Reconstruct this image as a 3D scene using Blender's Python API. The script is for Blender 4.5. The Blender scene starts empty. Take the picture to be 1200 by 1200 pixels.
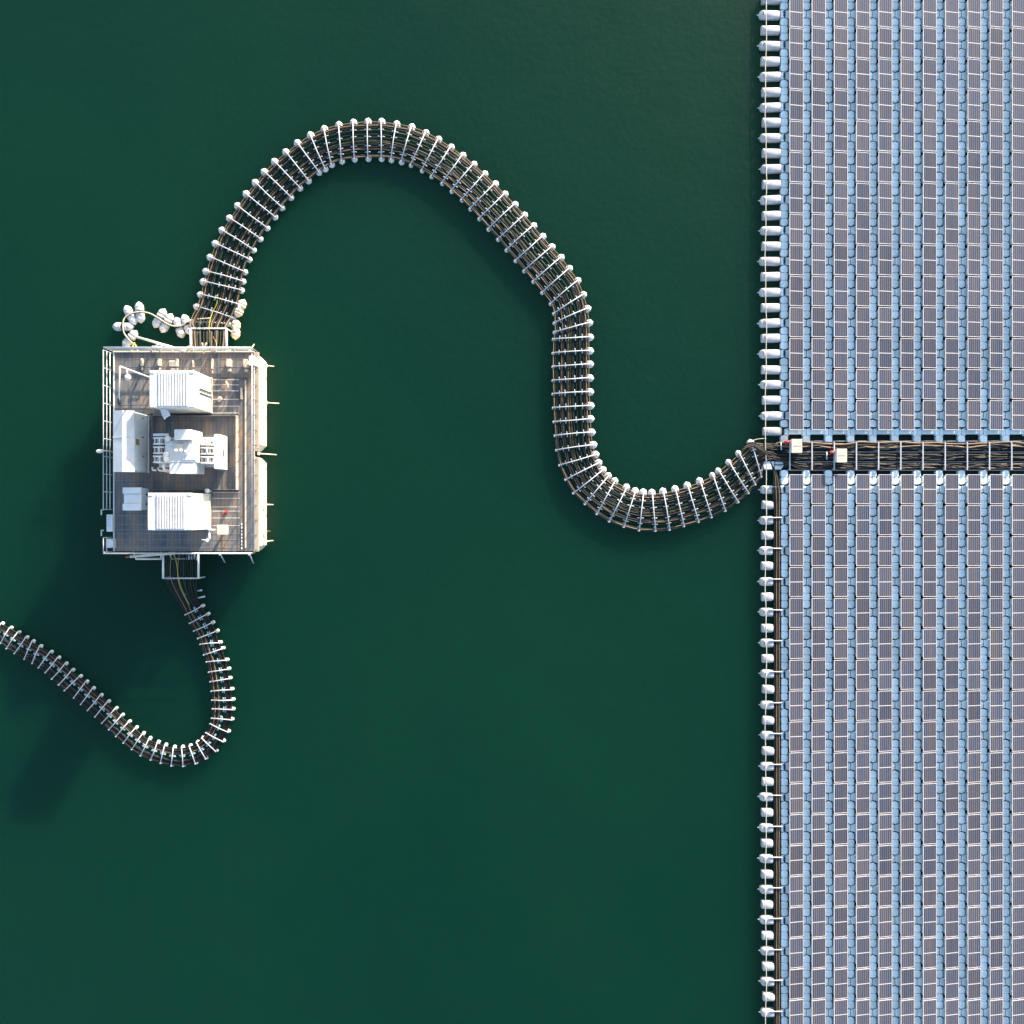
import bpy, math, random
random.seed(7)
H = 68.57          # camera height above the water (m)
S = 17.5           # photo pixels per metre at water level
sc = bpy.context.scene
COL = sc.collection
R = math.radians

def P(px, py, z=0.0):
    k = (H - z) / H / S
    return ((px - 600) * k, (600 - py) * k, z)

# ------------------------------------------------------------------ mesh builder
class MB:
    def __init__(s):
        s.v, s.f, s.m, s.sm = [], [], [], []
    def add(s, vs, fs, mi=0, smooth=False):
        o = len(s.v)
        s.v += vs
        for f in fs:
            s.f.append([i + o for i in f]); s.m.append(mi); s.sm.append(smooth)
    def box(s, x0, x1, y0, y1, z0, z1, mi=0):
        s.add([(x0,y0,z0),(x1,y0,z0),(x1,y1,z0),(x0,y1,z0),(x0,y0,z1),(x1,y0,z1),(x1,y1,z1),(x0,y1,z1)],
              [(3,2,1,0),(4,5,6,7),(0,1,5,4),(1,2,6,5),(2,3,7,6),(3,0,4,7)], mi)
    def slab(s, out, z0, z1, ch=0.02, mi=0):
        # prism over a counter-clockwise outline with a chamfered top rim
        n = len(out)
        xs = [p[0] for p in out]; ys = [p[1] for p in out]
        cx, cy = (min(xs)+max(xs))/2, (min(ys)+max(ys))/2
        hx, hy = (max(xs)-min(xs))/2, (max(ys)-min(ys))/2
        ax, ay = max(0.2, 1-ch/hx), max(0.2, 1-ch/hy)
        v = [(x,y,z0) for x,y in out] + [(x,y,z1-ch) for x,y in out] + [(cx+(x-cx)*ax, cy+(y-cy)*ay, z1) for x,y in out]
        f = [tuple(reversed(range(n))), tuple(range(2*n,3*n))]
        for k in (0,1):
            for i in range(n):
                j = (i+1) % n
                f.append((k*n+i, k*n+j, (k+1)*n+j, (k+1)*n+i))
        s.add(v, f, mi)
    def cbox(s, x0, x1, y0, y1, z0, z1, b=0.03, mi=0):
        s.slab([(x0+b,y0),(x1-b,y0),(x1,y0+b),(x1,y1-b),(x1-b,y1),(x0+b,y1),(x0,y1-b),(x0,y0+b)], z0, z1, b, mi)
    def tube(s, pts, r, n=6, mi=0, cap=True):
        import mathutils
        V = mathutils.Vector
        pts = [V(p) for p in pts]
        vs, fs = [], []
        prev = None
        for i, p in enumerate(pts):
            d = (pts[min(i+1,len(pts)-1)] - pts[max(i-1,0)])
            if d.length < 1e-9: d = V((1,0,0))
            d.normalize()
            up = V((0,0,1)) if abs(d.z) < 0.95 else V((1,0,0))
            if prev is not None: up = prev
            a = d.cross(up); 
            if a.length < 1e-6: a = d.cross(V((0,1,0)))
            a.normalize(); b = a.cross(d); prev = b
            for k in range(n):
                t = 2*math.pi*k/n
                q = p + a*(r*math.cos(t)) + b*(r*math.sin(t))
                vs.append(tuple(q))
        for i in range(len(pts)-1):
            for k in range(n):
                l = (k+1) % n
                fs.append((i*n+k, (i+1)*n+k, (i+1)*n+l, i*n+l))
        s.add(vs, fs, mi, True)
        if cap:
            o = len(s.v) - len(vs)
            m = len(vs)
            s.f.append([o+k for k in range(n)]); s.m.append(mi); s.sm.append(False)
            s.f.append([o+m-n+k for k in reversed(range(n))]); s.m.append(mi); s.sm.append(False)
    def lathe(s, prof, n=16, axis='x', org=(0,0,0), ang=0.0, mi=0, ysc=1.0, sq=1.0):
        # profile (t along axis, radius); axis x rotated by ang about z, or axis z
        vs, fs = [], []
        ca, sa = math.cos(ang), math.sin(ang)
        for t, r in prof:
            for k in range(n):
                q = 2*math.pi*k/n
                if axis == 'x':
                    cq, sq_ = math.cos(q), math.sin(q)
                    y, z = r*math.copysign(abs(cq)**sq, cq)*ysc, r*math.copysign(abs(sq_)**sq, sq_)
                    vs.append((org[0]+t*ca-y*sa, org[1]+t*sa+y*ca, org[2]+z))
                else:
                    vs.append((org[0]+r*math.cos(q), org[1]+r*math.sin(q), org[2]+t))
        for i in range(len(prof)-1):
            for k in range(n):
                l = (k+1) % n
                if axis == 'x': fs.append((i*n+k, (i+1)*n+k, (i+1)*n+l, i*n+l)[::-1])
                else: fs.append((i*n+k, i*n+l, (i+1)*n+l, (i+1)*n+k))
        s.add(vs, fs, mi, True)
        m = len(prof)
        a = tuple(range(n)); b = tuple((m-1)*n+k for k in range(n))
        s.add([vs[i] for i in a], [tuple(range(n))], mi); s.add([vs[i] for i in b], [tuple(reversed(range(n)))], mi)
    def mesh(s, name, mats, off=(0,0,0)):
        me = bpy.data.meshes.new(name)
        ox, oy, oz = off
        me.from_pydata([(x-ox, y-oy, z-oz) for x,y,z in s.v], [], s.f)
        for m in mats: me.materials.append(m)
        me.polygons.foreach_set('material_index', s.m)
        me.polygons.foreach_set('use_smooth', s.sm)
        me.update()
        return me

import bmesh
def fixnormals(me):
    bm = bmesh.new(); bm.from_mesh(me); bmesh.ops.recalc_face_normals(bm, faces=bm.faces); bm.to_mesh(me); bm.free()

def wl(o):
    x = y = z = 0
    while o is not None:
        x += o.location[0]; y += o.location[1]; z += o.location[2]; o = o.parent
    return (x, y, z)

def obj(name, mb, mats, parent=None, label=None, cat=None, group=None, kind=None, loc=None):
    """one mesh object from world coordinates"""
    if not isinstance(mats, (list, tuple)): mats = [mats]
    base = wl(parent) if parent is not None else (loc or (0,0,0))
    me = mb.mesh(name, mats, base); fixnormals(me)
    o = bpy.data.objects.new(name, me); COL.objects.link(o)
    if parent is not None: o.parent = parent
    elif loc: o.location = loc
    tag(o, label, cat, group, kind)
    return o
def tag(o, label=None, cat=None, group=None, kind=None):
    if label: o['label'] = label
    if cat: o['category'] = cat
    if group: o['group'] = group
    if kind: o['kind'] = kind
def thing(name, loc, label, cat, group=None):
    o = bpy.data.objects.new(name, None); o.empty_display_size = 0.2
    COL.objects.link(o); o.location = loc
    tag(o, label, cat, group)
    return o
def copy_tree(src, loc, label, parent=None):
    c = src.copy(); COL.objects.link(c)
    if parent is None:
        c.location = loc; c['label'] = label
    else:
        c.parent = parent
    for ch in list(src.children):
        copy_tree(ch, None, None, c)
    return c

ONES = ['', 'first','second','third','fourth','fifth','sixth','seventh','eighth','ninth','tenth','eleventh','twelfth','thirteenth',
        'fourteenth','fifteenth','sixteenth','seventeenth','eighteenth','nineteenth']
TENS = {20:('twentieth','twenty'),30:('thirtieth','thirty'),40:('fortieth','forty'),50:('fiftieth','fifty'),60:('sixtieth','sixty'),70:('seventieth','seventy')}
def nth(n):
    if n < 20: return ONES[n]
    t = n//10*10
    return TENS[t][0] if n == t else TENS[t][1] + '-' + ONES[n-t]

# ------------------------------------------------------------------ materials
def pmat(name, col, rough=0.5, var=0.12, scale=3.0, metal=0.0, col2=None, bump=0.0, spec=0.5, objvar=0.0, coords='Object'):
    m = bpy.data.materials.new(name); m.use_nodes = True
    nt = m.node_tree; N = nt.nodes; L = nt.links
    b = N['Principled BSDF']
    b.inputs['Roughness'].default_value = rough; b.inputs['Metallic'].default_value = metal
    b.inputs['Specular IOR Level'].default_value = spec
    tc = N.new('ShaderNodeTexCoord')
    no = N.new('ShaderNodeTexNoise'); no.inputs['Scale'].default_value = scale; no.inputs['Detail'].default_value = 5
    oi0 = N.new('ShaderNodeObjectInfo'); va = N.new('ShaderNodeVectorMath'); va.operation = 'ADD'
    sc_ = N.new('ShaderNodeVectorMath'); sc_.operation = 'SCALE'; sc_.inputs[0].default_value = (37.0, 53.0, 71.0)
    L.new(oi0.outputs['Random'], sc_.inputs['Scale'])
    L.new(tc.outputs[coords], va.inputs[0]); L.new(sc_.outputs[0], va.inputs[1])
    L.new(va.outputs[0], no.inputs['Vector'])
    mr = N.new('ShaderNodeMapRange'); mr.inputs[1].default_value = 0.3; mr.inputs[2].default_value = 0.7
    L.new(no.outputs['Fac'], mr.inputs['Value'])
    mx = N.new('ShaderNodeMix'); mx.data_type = 'RGBA'
    c2 = col2 or tuple(c*(1-var) for c in col)
    mx.inputs['A'].default_value = (*c2, 1); mx.inputs['B'].default_value = (*col, 1)
    L.new(mr.outputs[0], mx.inputs['Factor'])
    out = mx.outputs['Result']
    if objvar:
        oi = N.new('ShaderNodeObjectInfo')
        hs = N.new('ShaderNodeHueSaturation')
        m2 = N.new('ShaderNodeMapRange'); m2.inputs[3].default_value = 1-objvar; m2.inputs[4].default_value = 1+objvar*0.4
        L.new(oi.outputs['Random'], m2.inputs['Value']); L.new(m2.outputs[0], hs.inputs['Value'])
        L.new(out, hs.inputs['Color']); out = hs.outputs['Color']
    L.new(out, b.inputs['Base Color'])
    if bump:
        bp = N.new('ShaderNodeBump'); bp.inputs['Strength'].default_value = bump; bp.inputs['Distance'].default_value = 0.02
        L.new(no.outputs['Fac'], bp.inputs['Height']); L.new(bp.outputs[0], b.inputs['Normal'])
    return m

M = {}
M['float_blue'] = pmat('float_plastic_blue', (0.73,0.85,0.88), 0.5, 0.22, 1.8, objvar=0.16)
M['float_white'] = pmat('float_plastic_white', (0.48,0.48,0.49), 0.45, 0.28, 2.2, objvar=0.14)
M['pod'] = pmat('pod_plastic', (0.60,0.61,0.62), 0.45, 0.28, 4.0, objvar=0.14)
M['pod_cream'] = pmat('pod_plastic_cream', (0.70,0.58,0.42), 0.5, 0.2, 5.0)
M['saddle'] = pmat('saddle_plastic', (0.26,0.33,0.40), 0.5, 0.15, 5.0)
M['bar'] = pmat('galvanised_bar', (0.50,0.51,0.54), 0.45, 0.28, 6.0, metal=0.0)
M['frame'] = pmat('aluminium_frame', (0.48,0.45,0.46), 0.35, 0.08, 4.0)
M['white'] = pmat('white_paint', (0.70,0.70,0.69), 0.45, 0.18, 1.4, col2=(0.58,0.55,0.51))
M['white_roof'] = pmat('white_roof_paint', (0.60,0.60,0.60), 0.5, 0.22, 1.3, objvar=0.03)
M['pale_grey'] = pmat('pale_grey_paint', (0.62,0.66,0.68), 0.45, 0.08, 1.5)
M['grey_blue'] = pmat('grey_blue_paint', (0.45,0.53,0.58), 0.5, 0.10, 1.5)
M['cream'] = pmat('cream_paint', (0.60,0.52,0.42), 0.5, 0.16, 2.0)
M['hull'] = pmat('hull_paint', (0.76,0.70,0.60), 0.5, 0.14, 1.0)
M['dark'] = pmat('dark_rubber', (0.02,0.022,0.028), 0.5, 0.3, 6.0)
M['dark_blue'] = pmat('dark_opening', (0.015,0.025,0.045), 0.6, 0.3, 6.0)
M['cable_black'] = pmat('cable_black', (0.004,0.005,0.007), 0.6, 0.35, 3.0, spec=0.3)
M['cable_brown'] = pmat('cable_brown', (0.011,0.0085,0.0075), 0.6, 0.35, 3.0, spec=0.3)
M['cable_highlight'] = pmat('cable_highlight', (0.22,0.155,0.10), 0.6, 0.3, 3.0, spec=0.3)  # tan paints sunlit highlights as separate cables among the dark ones
M['cable_grey'] = pmat('cable_grey', (0.045,0.043,0.047), 0.6, 0.3, 3.0, spec=0.3)
M['cable_green'] = pmat('cable_green', (0.08,0.10,0.035), 0.5, 0.3, 3.0)
M['cable_yellow'] = pmat('cable_yellow', (0.27,0.23,0.05), 0.5, 0.3, 3.0)
M['rope'] = pmat('rope_fibre', (0.55,0.47,0.36), 0.8, 0.25, 12.0)
M['red'] = pmat('red_paint', (0.40,0.035,0.035), 0.5, 0.3, 6.0)
M['olive'] = pmat('olive_sign', (0.22,0.17,0.03), 0.5, 0.2, 6.0)
M['seam'] = pmat('seam_metal', (0.20,0.21,0.23), 0.5, 0.3, 4.0)
M['line'] = pmat('mooring_rope_pale', (0.50,0.47,0.42), 0.7, 0.2, 6.0)
M['kerb'] = pmat('kerb_paint', (0.40,0.33,0.25), 0.6, 0.3, 2.0)
M['post'] = pmat('dark_grey', (0.10,0.09,0.08), 0.6, 0.3, 5.0)  # also the painted shade of the right railing posts
M['sheet'] = pmat('sheet_fabric', (0.68,0.70,0.72), 0.8, 0.12, 4.0)

def water_mat():
    m = bpy.data.materials.new('lake_water'); m.use_nodes = True
    nt = m.node_tree; N = nt.nodes; L = nt.links; b = N['Principled BSDF']
    tc = N.new('ShaderNodeTexCoord')
    big = N.new('ShaderNodeTexNoise'); big.inputs['Scale'].default_value = 0.035; big.inputs['Detail'].default_value = 4
    L.new(tc.outputs['Object'], big.inputs['Vector'])
    mx = N.new('ShaderNodeMix'); mx.data_type = 'RGBA'
    mx.inputs['A'].default_value = WATER_A; mx.inputs['B'].default_value = WATER_B
    mr = N.new('ShaderNodeMapRange'); mr.inputs[1].default_value = 0.3; mr.inputs[2].default_value = 0.7
    L.new(big.outputs['Fac'], mr.inputs['Value']); L.new(mr.outputs[0], mx.inputs['Factor'])
    L.new(mx.outputs['Result'], b.inputs['Base Color'])
    b.subsurface_method = 'BURLEY'
    b.inputs['Subsurface Weight'].default_value = 1.0
    b.inputs['Subsurface Radius'].default_value = (0.5, 1.0, 0.9)
    b.inputs['Subsurface Scale'].default_value = WATER_SSS
    b.inputs['Roughness'].default_value = 0.34; b.inputs['Specular IOR Level'].default_value = 0.30
    b.inputs['IOR'].default_value = 1.333
    n1 = N.new('ShaderNodeTexNoise'); n1.inputs['Scale'].default_value = 2.2; n1.inputs['Detail'].default_value = 3
    n2 = N.new('ShaderNodeTexNoise'); n2.inputs['Scale'].default_value = 0.25; n2.inputs['Detail'].default_value = 2
    L.new(tc.outputs['Object'], n1.inputs['Vector']); L.new(tc.outputs['Object'], n2.inputs['Vector'])
    ad = N.new('ShaderNodeMath'); ad.operation = 'MULTIPLY_ADD'; ad.inputs[1].default_value = 3.0
    L.new(n2.outputs['Fac'], ad.inputs[0]); L.new(n1.outputs['Fac'], ad.inputs[2])
    bp = N.new('ShaderNodeBump'); bp.inputs['Strength'].default_value = 0.4; bp.inputs['Distance'].default_value = 0.05
    L.new(ad.outputs[0], bp.inputs['Height']); L.new(bp.outputs[0], b.inputs['Normal'])
    return m
WATER_A = (0.0002, 0.0208, 0.0128, 1); WATER_B = (0.0012, 0.0258, 0.0128, 1)
WATER_SSS = 6.0

def glass_mat():
    m = bpy.data.materials.new('solar_cells'); m.use_nodes = True
    nt = m.node_tree; N = nt.nodes; L = nt.links; b = N['Principled BSDF']
    tc = N.new('ShaderNodeTexCoord'); sx = N.new('ShaderNodeSeparateXYZ'); L.new(tc.outputs['UV'], sx.inputs[0])
    def math_(op, a, bv=None):
        n = N.new('ShaderNodeMath'); n.operation = op
        if isinstance(a, (int,float)): n.inputs[0].default_value = a
        else: L.new(a, n.inputs[0])
        if bv is not None:
            if isinstance(bv, (int,float)): n.inputs[1].default_value = bv
            else: L.new(bv, n.inputs[1])
        return n.outputs[0]
    u = math_('MULTIPLY', sx.outputs[0], 6.0); v = math_('MULTIPLY', sx.outputs[1], 24.0)
    fu = math_('FRACT', u); fv = math_('FRACT', v)
    du = math_('ABSOLUTE', math_('SUBTRACT', fu, 0.5)); dv = math_('ABSOLUTE', math_('SUBTRACT', fv, 0.5))
    line = math_('GREATER_THAN', du, 0.43)
    cu = math_('FLOOR', u); cv = math_('FLOOR', v)
    oi = N.new('ShaderNodeObjectInfo')
    cb = N.new('ShaderNodeCombineXYZ'); L.new(cu, cb.inputs[0]); L.new(math_('MULTIPLY', oi.outputs['Random'], 91.0), cb.inputs[2])
    wn = N.new('ShaderNodeTexWhiteNoise'); wn.noise_dimensions = '3D'; L.new(cb.outputs[0], wn.inputs['Vector'])
    mx = N.new('ShaderNodeMix'); mx.data_type = 'RGBA'
    mx.inputs['A'].default_value = CELL_A; mx.inputs['B'].default_value = CELL_B
    L.new(wn.outputs['Value'], mx.inputs['Factor'])
    m2 = N.new('ShaderNodeMix'); m2.data_type = 'RGBA'
    L.new(mx.outputs['Result'], m2.inputs['A']); m2.inputs['B'].default_value = CELL_LINE
    L.new(line, m2.inputs['Factor'])
    hs = N.new('ShaderNodeHueSaturation'); 
    mr = N.new('ShaderNodeMapRange'); mr.inputs[3].default_value = 0.82; mr.inputs[4].default_value = 1.16
    L.new(oi.outputs['Random'], mr.inputs['Value']); L.new(mr.outputs[0], hs.inputs['Value'])
    L.new(m2.outputs['Result'], hs.inputs['Color'])
    L.new(hs.outputs['Color'], b.inputs['Base Color'])
    b.inputs['Roughness'].default_value = 0.22
    return m
CELL_A = (0.030,0.041,0.072,1); CELL_B = (0.058,0.050,0.055,1); CELL_LINE = (0.19,0.18,0.195,1)
M['cells'] = glass_mat()

def deck_mat():
    m = bpy.data.materials.new('deck_grating'); m.use_nodes = True
    nt = m.node_tree; N = nt.nodes; L = nt.links; b = N['Principled BSDF']
    tc = N.new('ShaderNodeTexCoord')
    n1 = N.new('ShaderNodeTexNoise'); n1.inputs['Scale'].default_value = 0.9; n1.inputs['Detail'].default_value = 6
    mp = N.new('ShaderNodeMapping'); mp.inputs['Scale'].default_value = (1.5, 0.5, 1)
    L.new(tc.outputs['Object'], mp.inputs[0]); L.new(mp.outputs[0], n1.inputs['Vector'])
    cr = N.new('ShaderNodeValToRGB')
    e = cr.color_ramp.elements
    e[0].position = 0.3; e[0].color = (0.07,0.083,0.10,1); e[1].position = 0.72; e[1].color = (0.31,0.20,0.115,1)  # bluish dark end paints shade into the deck; brown end is rust mottling
    k = e.new(0.5); k.color = (0.165,0.155,0.145,1)
    L.new(n1.outputs['Fac'], cr.inputs[0])
    br = N.new('ShaderNodeTexBrick'); br.inputs['Scale'].default_value = 1.0
    br.inputs['Brick Width'].default_value = 1.0; br.inputs['Row Height'].default_value = 0.25
    br.inputs['Mortar Size'].default_value = 0.025; br.offset = 0
    br.inputs['Color1'].default_value = (1,1,1,1); br.inputs['Color2'].default_value = (0.8,0.8,0.82,1); br.inputs['Mortar'].default_value = (0.62,0.63,0.68,1)
    rt = N.new('ShaderNodeMapping'); rt.inputs['Rotation'].default_value = (0,0,R(90))
    L.new(tc.outputs['Object'], rt.inputs[0]); L.new(rt.outputs[0], br.inputs['Vector'])
    mu = N.new('ShaderNodeMix'); mu.data_type = 'RGBA'; mu.blend_type = 'MULTIPLY'; mu.inputs['Factor'].default_value = 1
    L.new(cr.outputs[0], mu.inputs['A']); L.new(br.outputs['Color'], mu.inputs['B'])
    L.new(mu.outputs['Result'], b.inputs['Base Color'])
    b.inputs['Roughness'].default_value = 0.6
    return m
M['deck'] = deck_mat()

# ------------------------------------------------------------------ water
mb = MB(); W = 3000
mb.add([(-W,-W,0),(W,-W,0),(W,W,0),(-W,W,0)], [(0,1,2,3)])
obj('water', mb, water_mat(), kind='structure')

# ------------------------------------------------------------------ solar field
PX0, PITCH = 18.90, 1.4763
def colx(k): return PX0 + PITCH*k
UP = [ (600-(486.5-36.33*i))/S*0.992 for i in range(16)]     # i=0 just above the trench
LO = [ (600-(573.3+36.23*i))/S*0.992 for i in range(20)]     # i=0 just below the trench
NC = 11
hp = PITCH/2
def panel_frame_mb():
    mb = MB()
    # tilted sheet: left edge high, right edge low
    def Z(x): return 0.555 - x*math.tan(R(12))
    def bar(x0,x1,y0,y1,t=0.035,up=0.0):
        v = [(x0,y0,Z(x0)-t),(x1,y0,Z(x1)-t),(x1,y1,Z(x1)-t),(x0,y1,Z(x0)-t),(x0,y0,Z(x0)+up),(x1,y0,Z(x1)+up),(x1,y1,Z(x1)+up),(x0,y1,Z(x0)+up)]
        mb.add(v, [(3,2,1,0),(4,5,6,7),(0,1,5,4),(1,2,6,5),(2,3,7,6),(3,0,4,7)])
    w = 0.488; l = 0.986; f = 0.038
    bar(-w, w, -l, -l+f); bar(-w, w, l-f, l); bar(-w, -w+f, -l+f, l-f); bar(w-f, w, -l+f, l-f)
    bar(-w+f, w-f, -0.024, 0.024, 0.02, -0.004)
    return mb
def glass_mb():
    mb = MB()
    def Z(x): return 0.547 - x*math.tan(R(12))
    w = 0.452; l = 0.950
    for y0,y1 in ((-l,-0.024),(0.024,l)):
        mb.add([(-w,y0,Z(-w)),(w,y0,Z(w)),(w,y1,Z(w)),(-w,y1,Z(-w))], [(0,1,2,3)])
    return mb
def rr(x0,x1,y0,y1,b):
    return [(x0+b,y0),(x1-b,y0),(x1,y0+b),(x1,y1-b),(x1-b,y1),(x0+b,y1),(x0,y1-b),(x0,y0+b)]
def ear(mb, x0, x1, y0, y1, z1):
    """half of the I-shaped joint, waisted top and bottom"""
    mb.slab([(x0,y0),(x1,y0),(x1,y1),(x0,y1)], -0.12, z1, 0.025)
def float_mb():
    mb = MB()
    mb.slab(rr(-0.41,0.44,-0.93,0.93,0.08), -0.15, 0.24, 0.05)
    g = hp-0.024
    # ears: two-piece rims so that the joint shows the dark I between neighbours
    mb.slab([(0.44,-0.27),(g,-0.20),(g,0.20),(0.44,0.27)], -0.12, 0.31, 0.03)
    mb.slab([(-g,-0.20),(-0.47,-0.27),(-0.30,-0.27),(-0.30,0.27),(-0.47,0.27),(-g,0.20)], -0.12, 0.31, 0.03)
    # rear supports carrying the high edge, front stops
    for y in (-0.62,0.62):
        mb.slab(rr(-0.37,-0.28,y-0.12,y+0.12,0.02), 0.2, 0.57, 0.015)
        mb.slab(rr(0.37,0.43,y-0.10,y+0.10,0.015), 0.2, 0.43, 0.01)
    return mb
def walkway_mb(n=3, y0=None, lead=0.0):
    mb = MB()
    l = 0.505; w = 0.238
    for i in range(n):
        c = (i-(n-1)/2)*l
        a, b = c-l/2+0.018, c+l/2-0.018
        out = [(-w+0.07,a),(w-0.07,a),(w,a+0.055),(w,b-0.055),(w-0.07,b),(-w+0.07,b),(-w,b-0.055),(-w,a+0.055)]
        if i == 0: out = [(-w+0.07,a+0.03),(0,a-0.012),(w-0.07,a+0.03),(w,a+0.10),(w,b-0.06),(w-0.05,b),(-w+0.05,b),(-w,b-0.06),(-w,a+0.10)]
        if i == n-1: out = [(-w+0.05,a),(w-0.05,a),(w,a+0.06),(w,b-0.10),(w-0.07,b-0.03),(0,b+0.012),(-w+0.07,b-0.03),(-w,b-0.10),(-w,a+0.06)]
        mb.slab(out, -0.15, 0.33, 0.035)
    if n > 1: mb.slab(rr(-w+0.06,w-0.06,-(n-1)/2*l,(n-1)/2*l,0.02), -0.1, 0.27, 0.02)
    return mb

gm = glass_mb().mesh('glass', [M['cells']])
uv = gm.uv_layers.new(name='UVMap')
for p in gm.polygons:
    for li in p.loop_indices:
        c = gm.vertices[gm.loops[li].vertex_index].co
        uv.data[li].uv = ((c.x+0.452)/0.904, (c.y+0.950)/1.900)
def plink(name, me, parent):
    o = bpy.data.objects.new(name, me); COL.objects.link(o); o.parent = parent; return o
def prow(side, i, k):
    d = 'up from' if side == 'u' else 'down from'
    return f'{nth(i+1)} {d} the cable trench'
proto = thing('solar_panel', (colx(0), UP[0], 0), 'x', 'solar panel', 'solar panels laid out in rows on the water')
fme = panel_frame_mb().mesh('panel_frame', [M['frame']]); fixnormals(fme)
flm = float_mb().mesh('support_float', [M['float_blue']]); fixnormals(flm)
plink('panel_frame', fme, proto); plink('glass', gm, proto); plink('support_float', flm, proto)
first = True
rest = []
for side, rows, lim in (('u', UP, 13), ('l', LO, 17)):
    for i, y in enumerate(rows):
        for k in range(NC+2):
            if i < lim and k < 10:
                lab = f'solar panel {nth(k+1)} column from the left, {prow(side,i,k)}'
                if first:
                    proto['label'] = lab; proto.location = (colx(k), y, 0); first = False
                else:
                    c = copy_tree(proto, (colx(k), y, 0), lab)
                    c.rotation_euler = (random.gauss(0,0.003), random.gauss(0,0.006), random.gauss(0,0.003))
            else: rest.append((colx(k), y))
def merge(meshes, spots, name, label, cat):
    vs, fs, ms, uvs = [], [], [], []
    mats = [m.materials[0] for m in meshes]
    for x, y in spots:
        for mi, me in enumerate(meshes):
            o = len(vs)
            vs += [(v.co.x+x, v.co.y+y, v.co.z) for v in me.vertices]
            ul = me.uv_layers.active
            for p in me.polygons:
                fs.append([v+o for v in p.vertices]); ms.append(mi)
                for li in p.loop_indices: uvs.append(tuple(ul.data[li].uv) if ul else (0,0))
    me = bpy.data.meshes.new(name); me.from_pydata(vs, [], fs)
    for m in mats: me.materials.append(m)
    me.polygons.foreach_set('material_index', ms)
    u = me.uv_layers.new(name='UVMap')
    u.data.foreach_set('uv', [c for t in uvs for c in t])
    o = bpy.data.objects.new(name, me); COL.objects.link(o); tag(o, label, cat, kind='stuff')
merge([fme, gm, flm], rest, 'solar_panel_mass', 'remaining solar panels along the outer borders of the field', 'solar panels')

# walkway floats
wme = walkway_mb().mesh('walkway_float', [M['float_blue']]); fixnormals(wme)
wrest = []
wfirst = None
def stripx(k): return colx(k) - hp - 0.005
for side, rows, lim in (('u', UP, 13), ('l', LO, 17)):
    for i in range(len(rows)-1):
        y = (rows[i]+rows[i+1])/2
        for k in range(NC+2):
            if i < lim and k < 10:
                d = 'above' if side == 'u' else 'below'
                o = bpy.data.objects.new('walkway_float', wme); COL.objects.link(o); o.location = (stripx(k), y, 0)
                o.rotation_euler[2] = random.uniform(-0.008,0.008)
                tag(o, f'long blue walkway float, {nth(i+1)} {d} the cable trench in {nth(k+1)} strip from the left', 'float', 'long walkway floats between the panel columns')
            else: wrest.append((stripx(k), y))
merge([wme], wrest, 'walkway_float_mass', 'remaining blue walkway floats along the outer borders of the field', 'floats')
w1 = walkway_mb(1).mesh('walkway_block', [M['float_blue']]); fixnormals(w1)
w2 = walkway_mb(2).mesh('short_walkway_float', [M['float_blue']]); fixnormals(w2)
ytop = P(0,496.2,0.33)[1]; ytop2 = P(0,514.2,0.33)[1]; ybot = P(0,559.4,0.33)[1]
g = hp-0.012
em = MB()
em.slab(rr(-0.47,0.47,-0.15,0.15,0.04), -0.15, 0.28, 0.03)
em.slab([(0.47,-0.26),(g,-0.20),(g,0.20),(0.47,0.26)], -0.12, 0.31, 0.03)
em.slab([(-g,-0.20),(-0.47,-0.26),(-0.47,0.26),(-g,0.20)], -0.12, 0.31, 0.03)
eme = em.mesh('end_float', [M['float_blue']]); fixnormals(eme)
yend = P(0,506.2,0.3)[1]
for k in range(NC):
    for me, y, nm, lab, grp in ((w1, ytop, 'walkway_block', f'single blue float cube at foot of upper field, {nth(k+1)} strip from the left', 'single float cubes at the foot of the upper field'),
                           (w1, ytop2, 'walkway_block', f'single blue float cube jutting into the trench, {nth(k+1)} strip from the left', 'float cubes jutting into the trench'),
                           (w2, ybot, 'short_walkway_float', f'two-cube blue float at top of lower field, {nth(k+1)} strip from the left', 'two-cube floats at the top of the lower field'),):
        o = bpy.data.objects.new(nm, me); COL.objects.link(o); o.location = (stripx(k), y, 0)
        tag(o, lab, 'float', grp)
    o = bpy.data.objects.new('end_float', eme); COL.objects.link(o); o.location = (colx(k), yend, 0)
    tag(o, f'flat pale blue end float below the upper panels, {nth(k+1)} column from the left', 'float', 'end floats along the trench')

# edge strip: outer joint pieces with a dark slot
jm = MB(); x0 = stripx(0)
hm = MB()
def joint_float(x, y, lab):
    t = thing('joint_float', (x, y, 0), lab, 'float', 'slotted joint floats along the left edge')
    m_ = MB(); m_.slab([(x-0.245,y-0.20),(x+0.03,y-0.20),(x+0.03,y+0.20),(x-0.245,y+0.20)], -0.12, 0.325, 0.025)
    return t
jb = MB(); jb.slab([(-0.245,-0.24),(-0.02,-0.24),(-0.02,0.24),(-0.245,0.24)], -0.12, 0.322, 0.025)
jbm = jb.mesh('joint_body', [M['float_blue']]); fixnormals(jbm)
sl = MB(); sl.slab(rr(-0.075,0.075,-0.19,0.19,0.03), 0.30, 0.338, 0.01)
slm = sl.mesh('slot', [M['dark_blue']]); fixnormals(slm)
jproto = None

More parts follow.
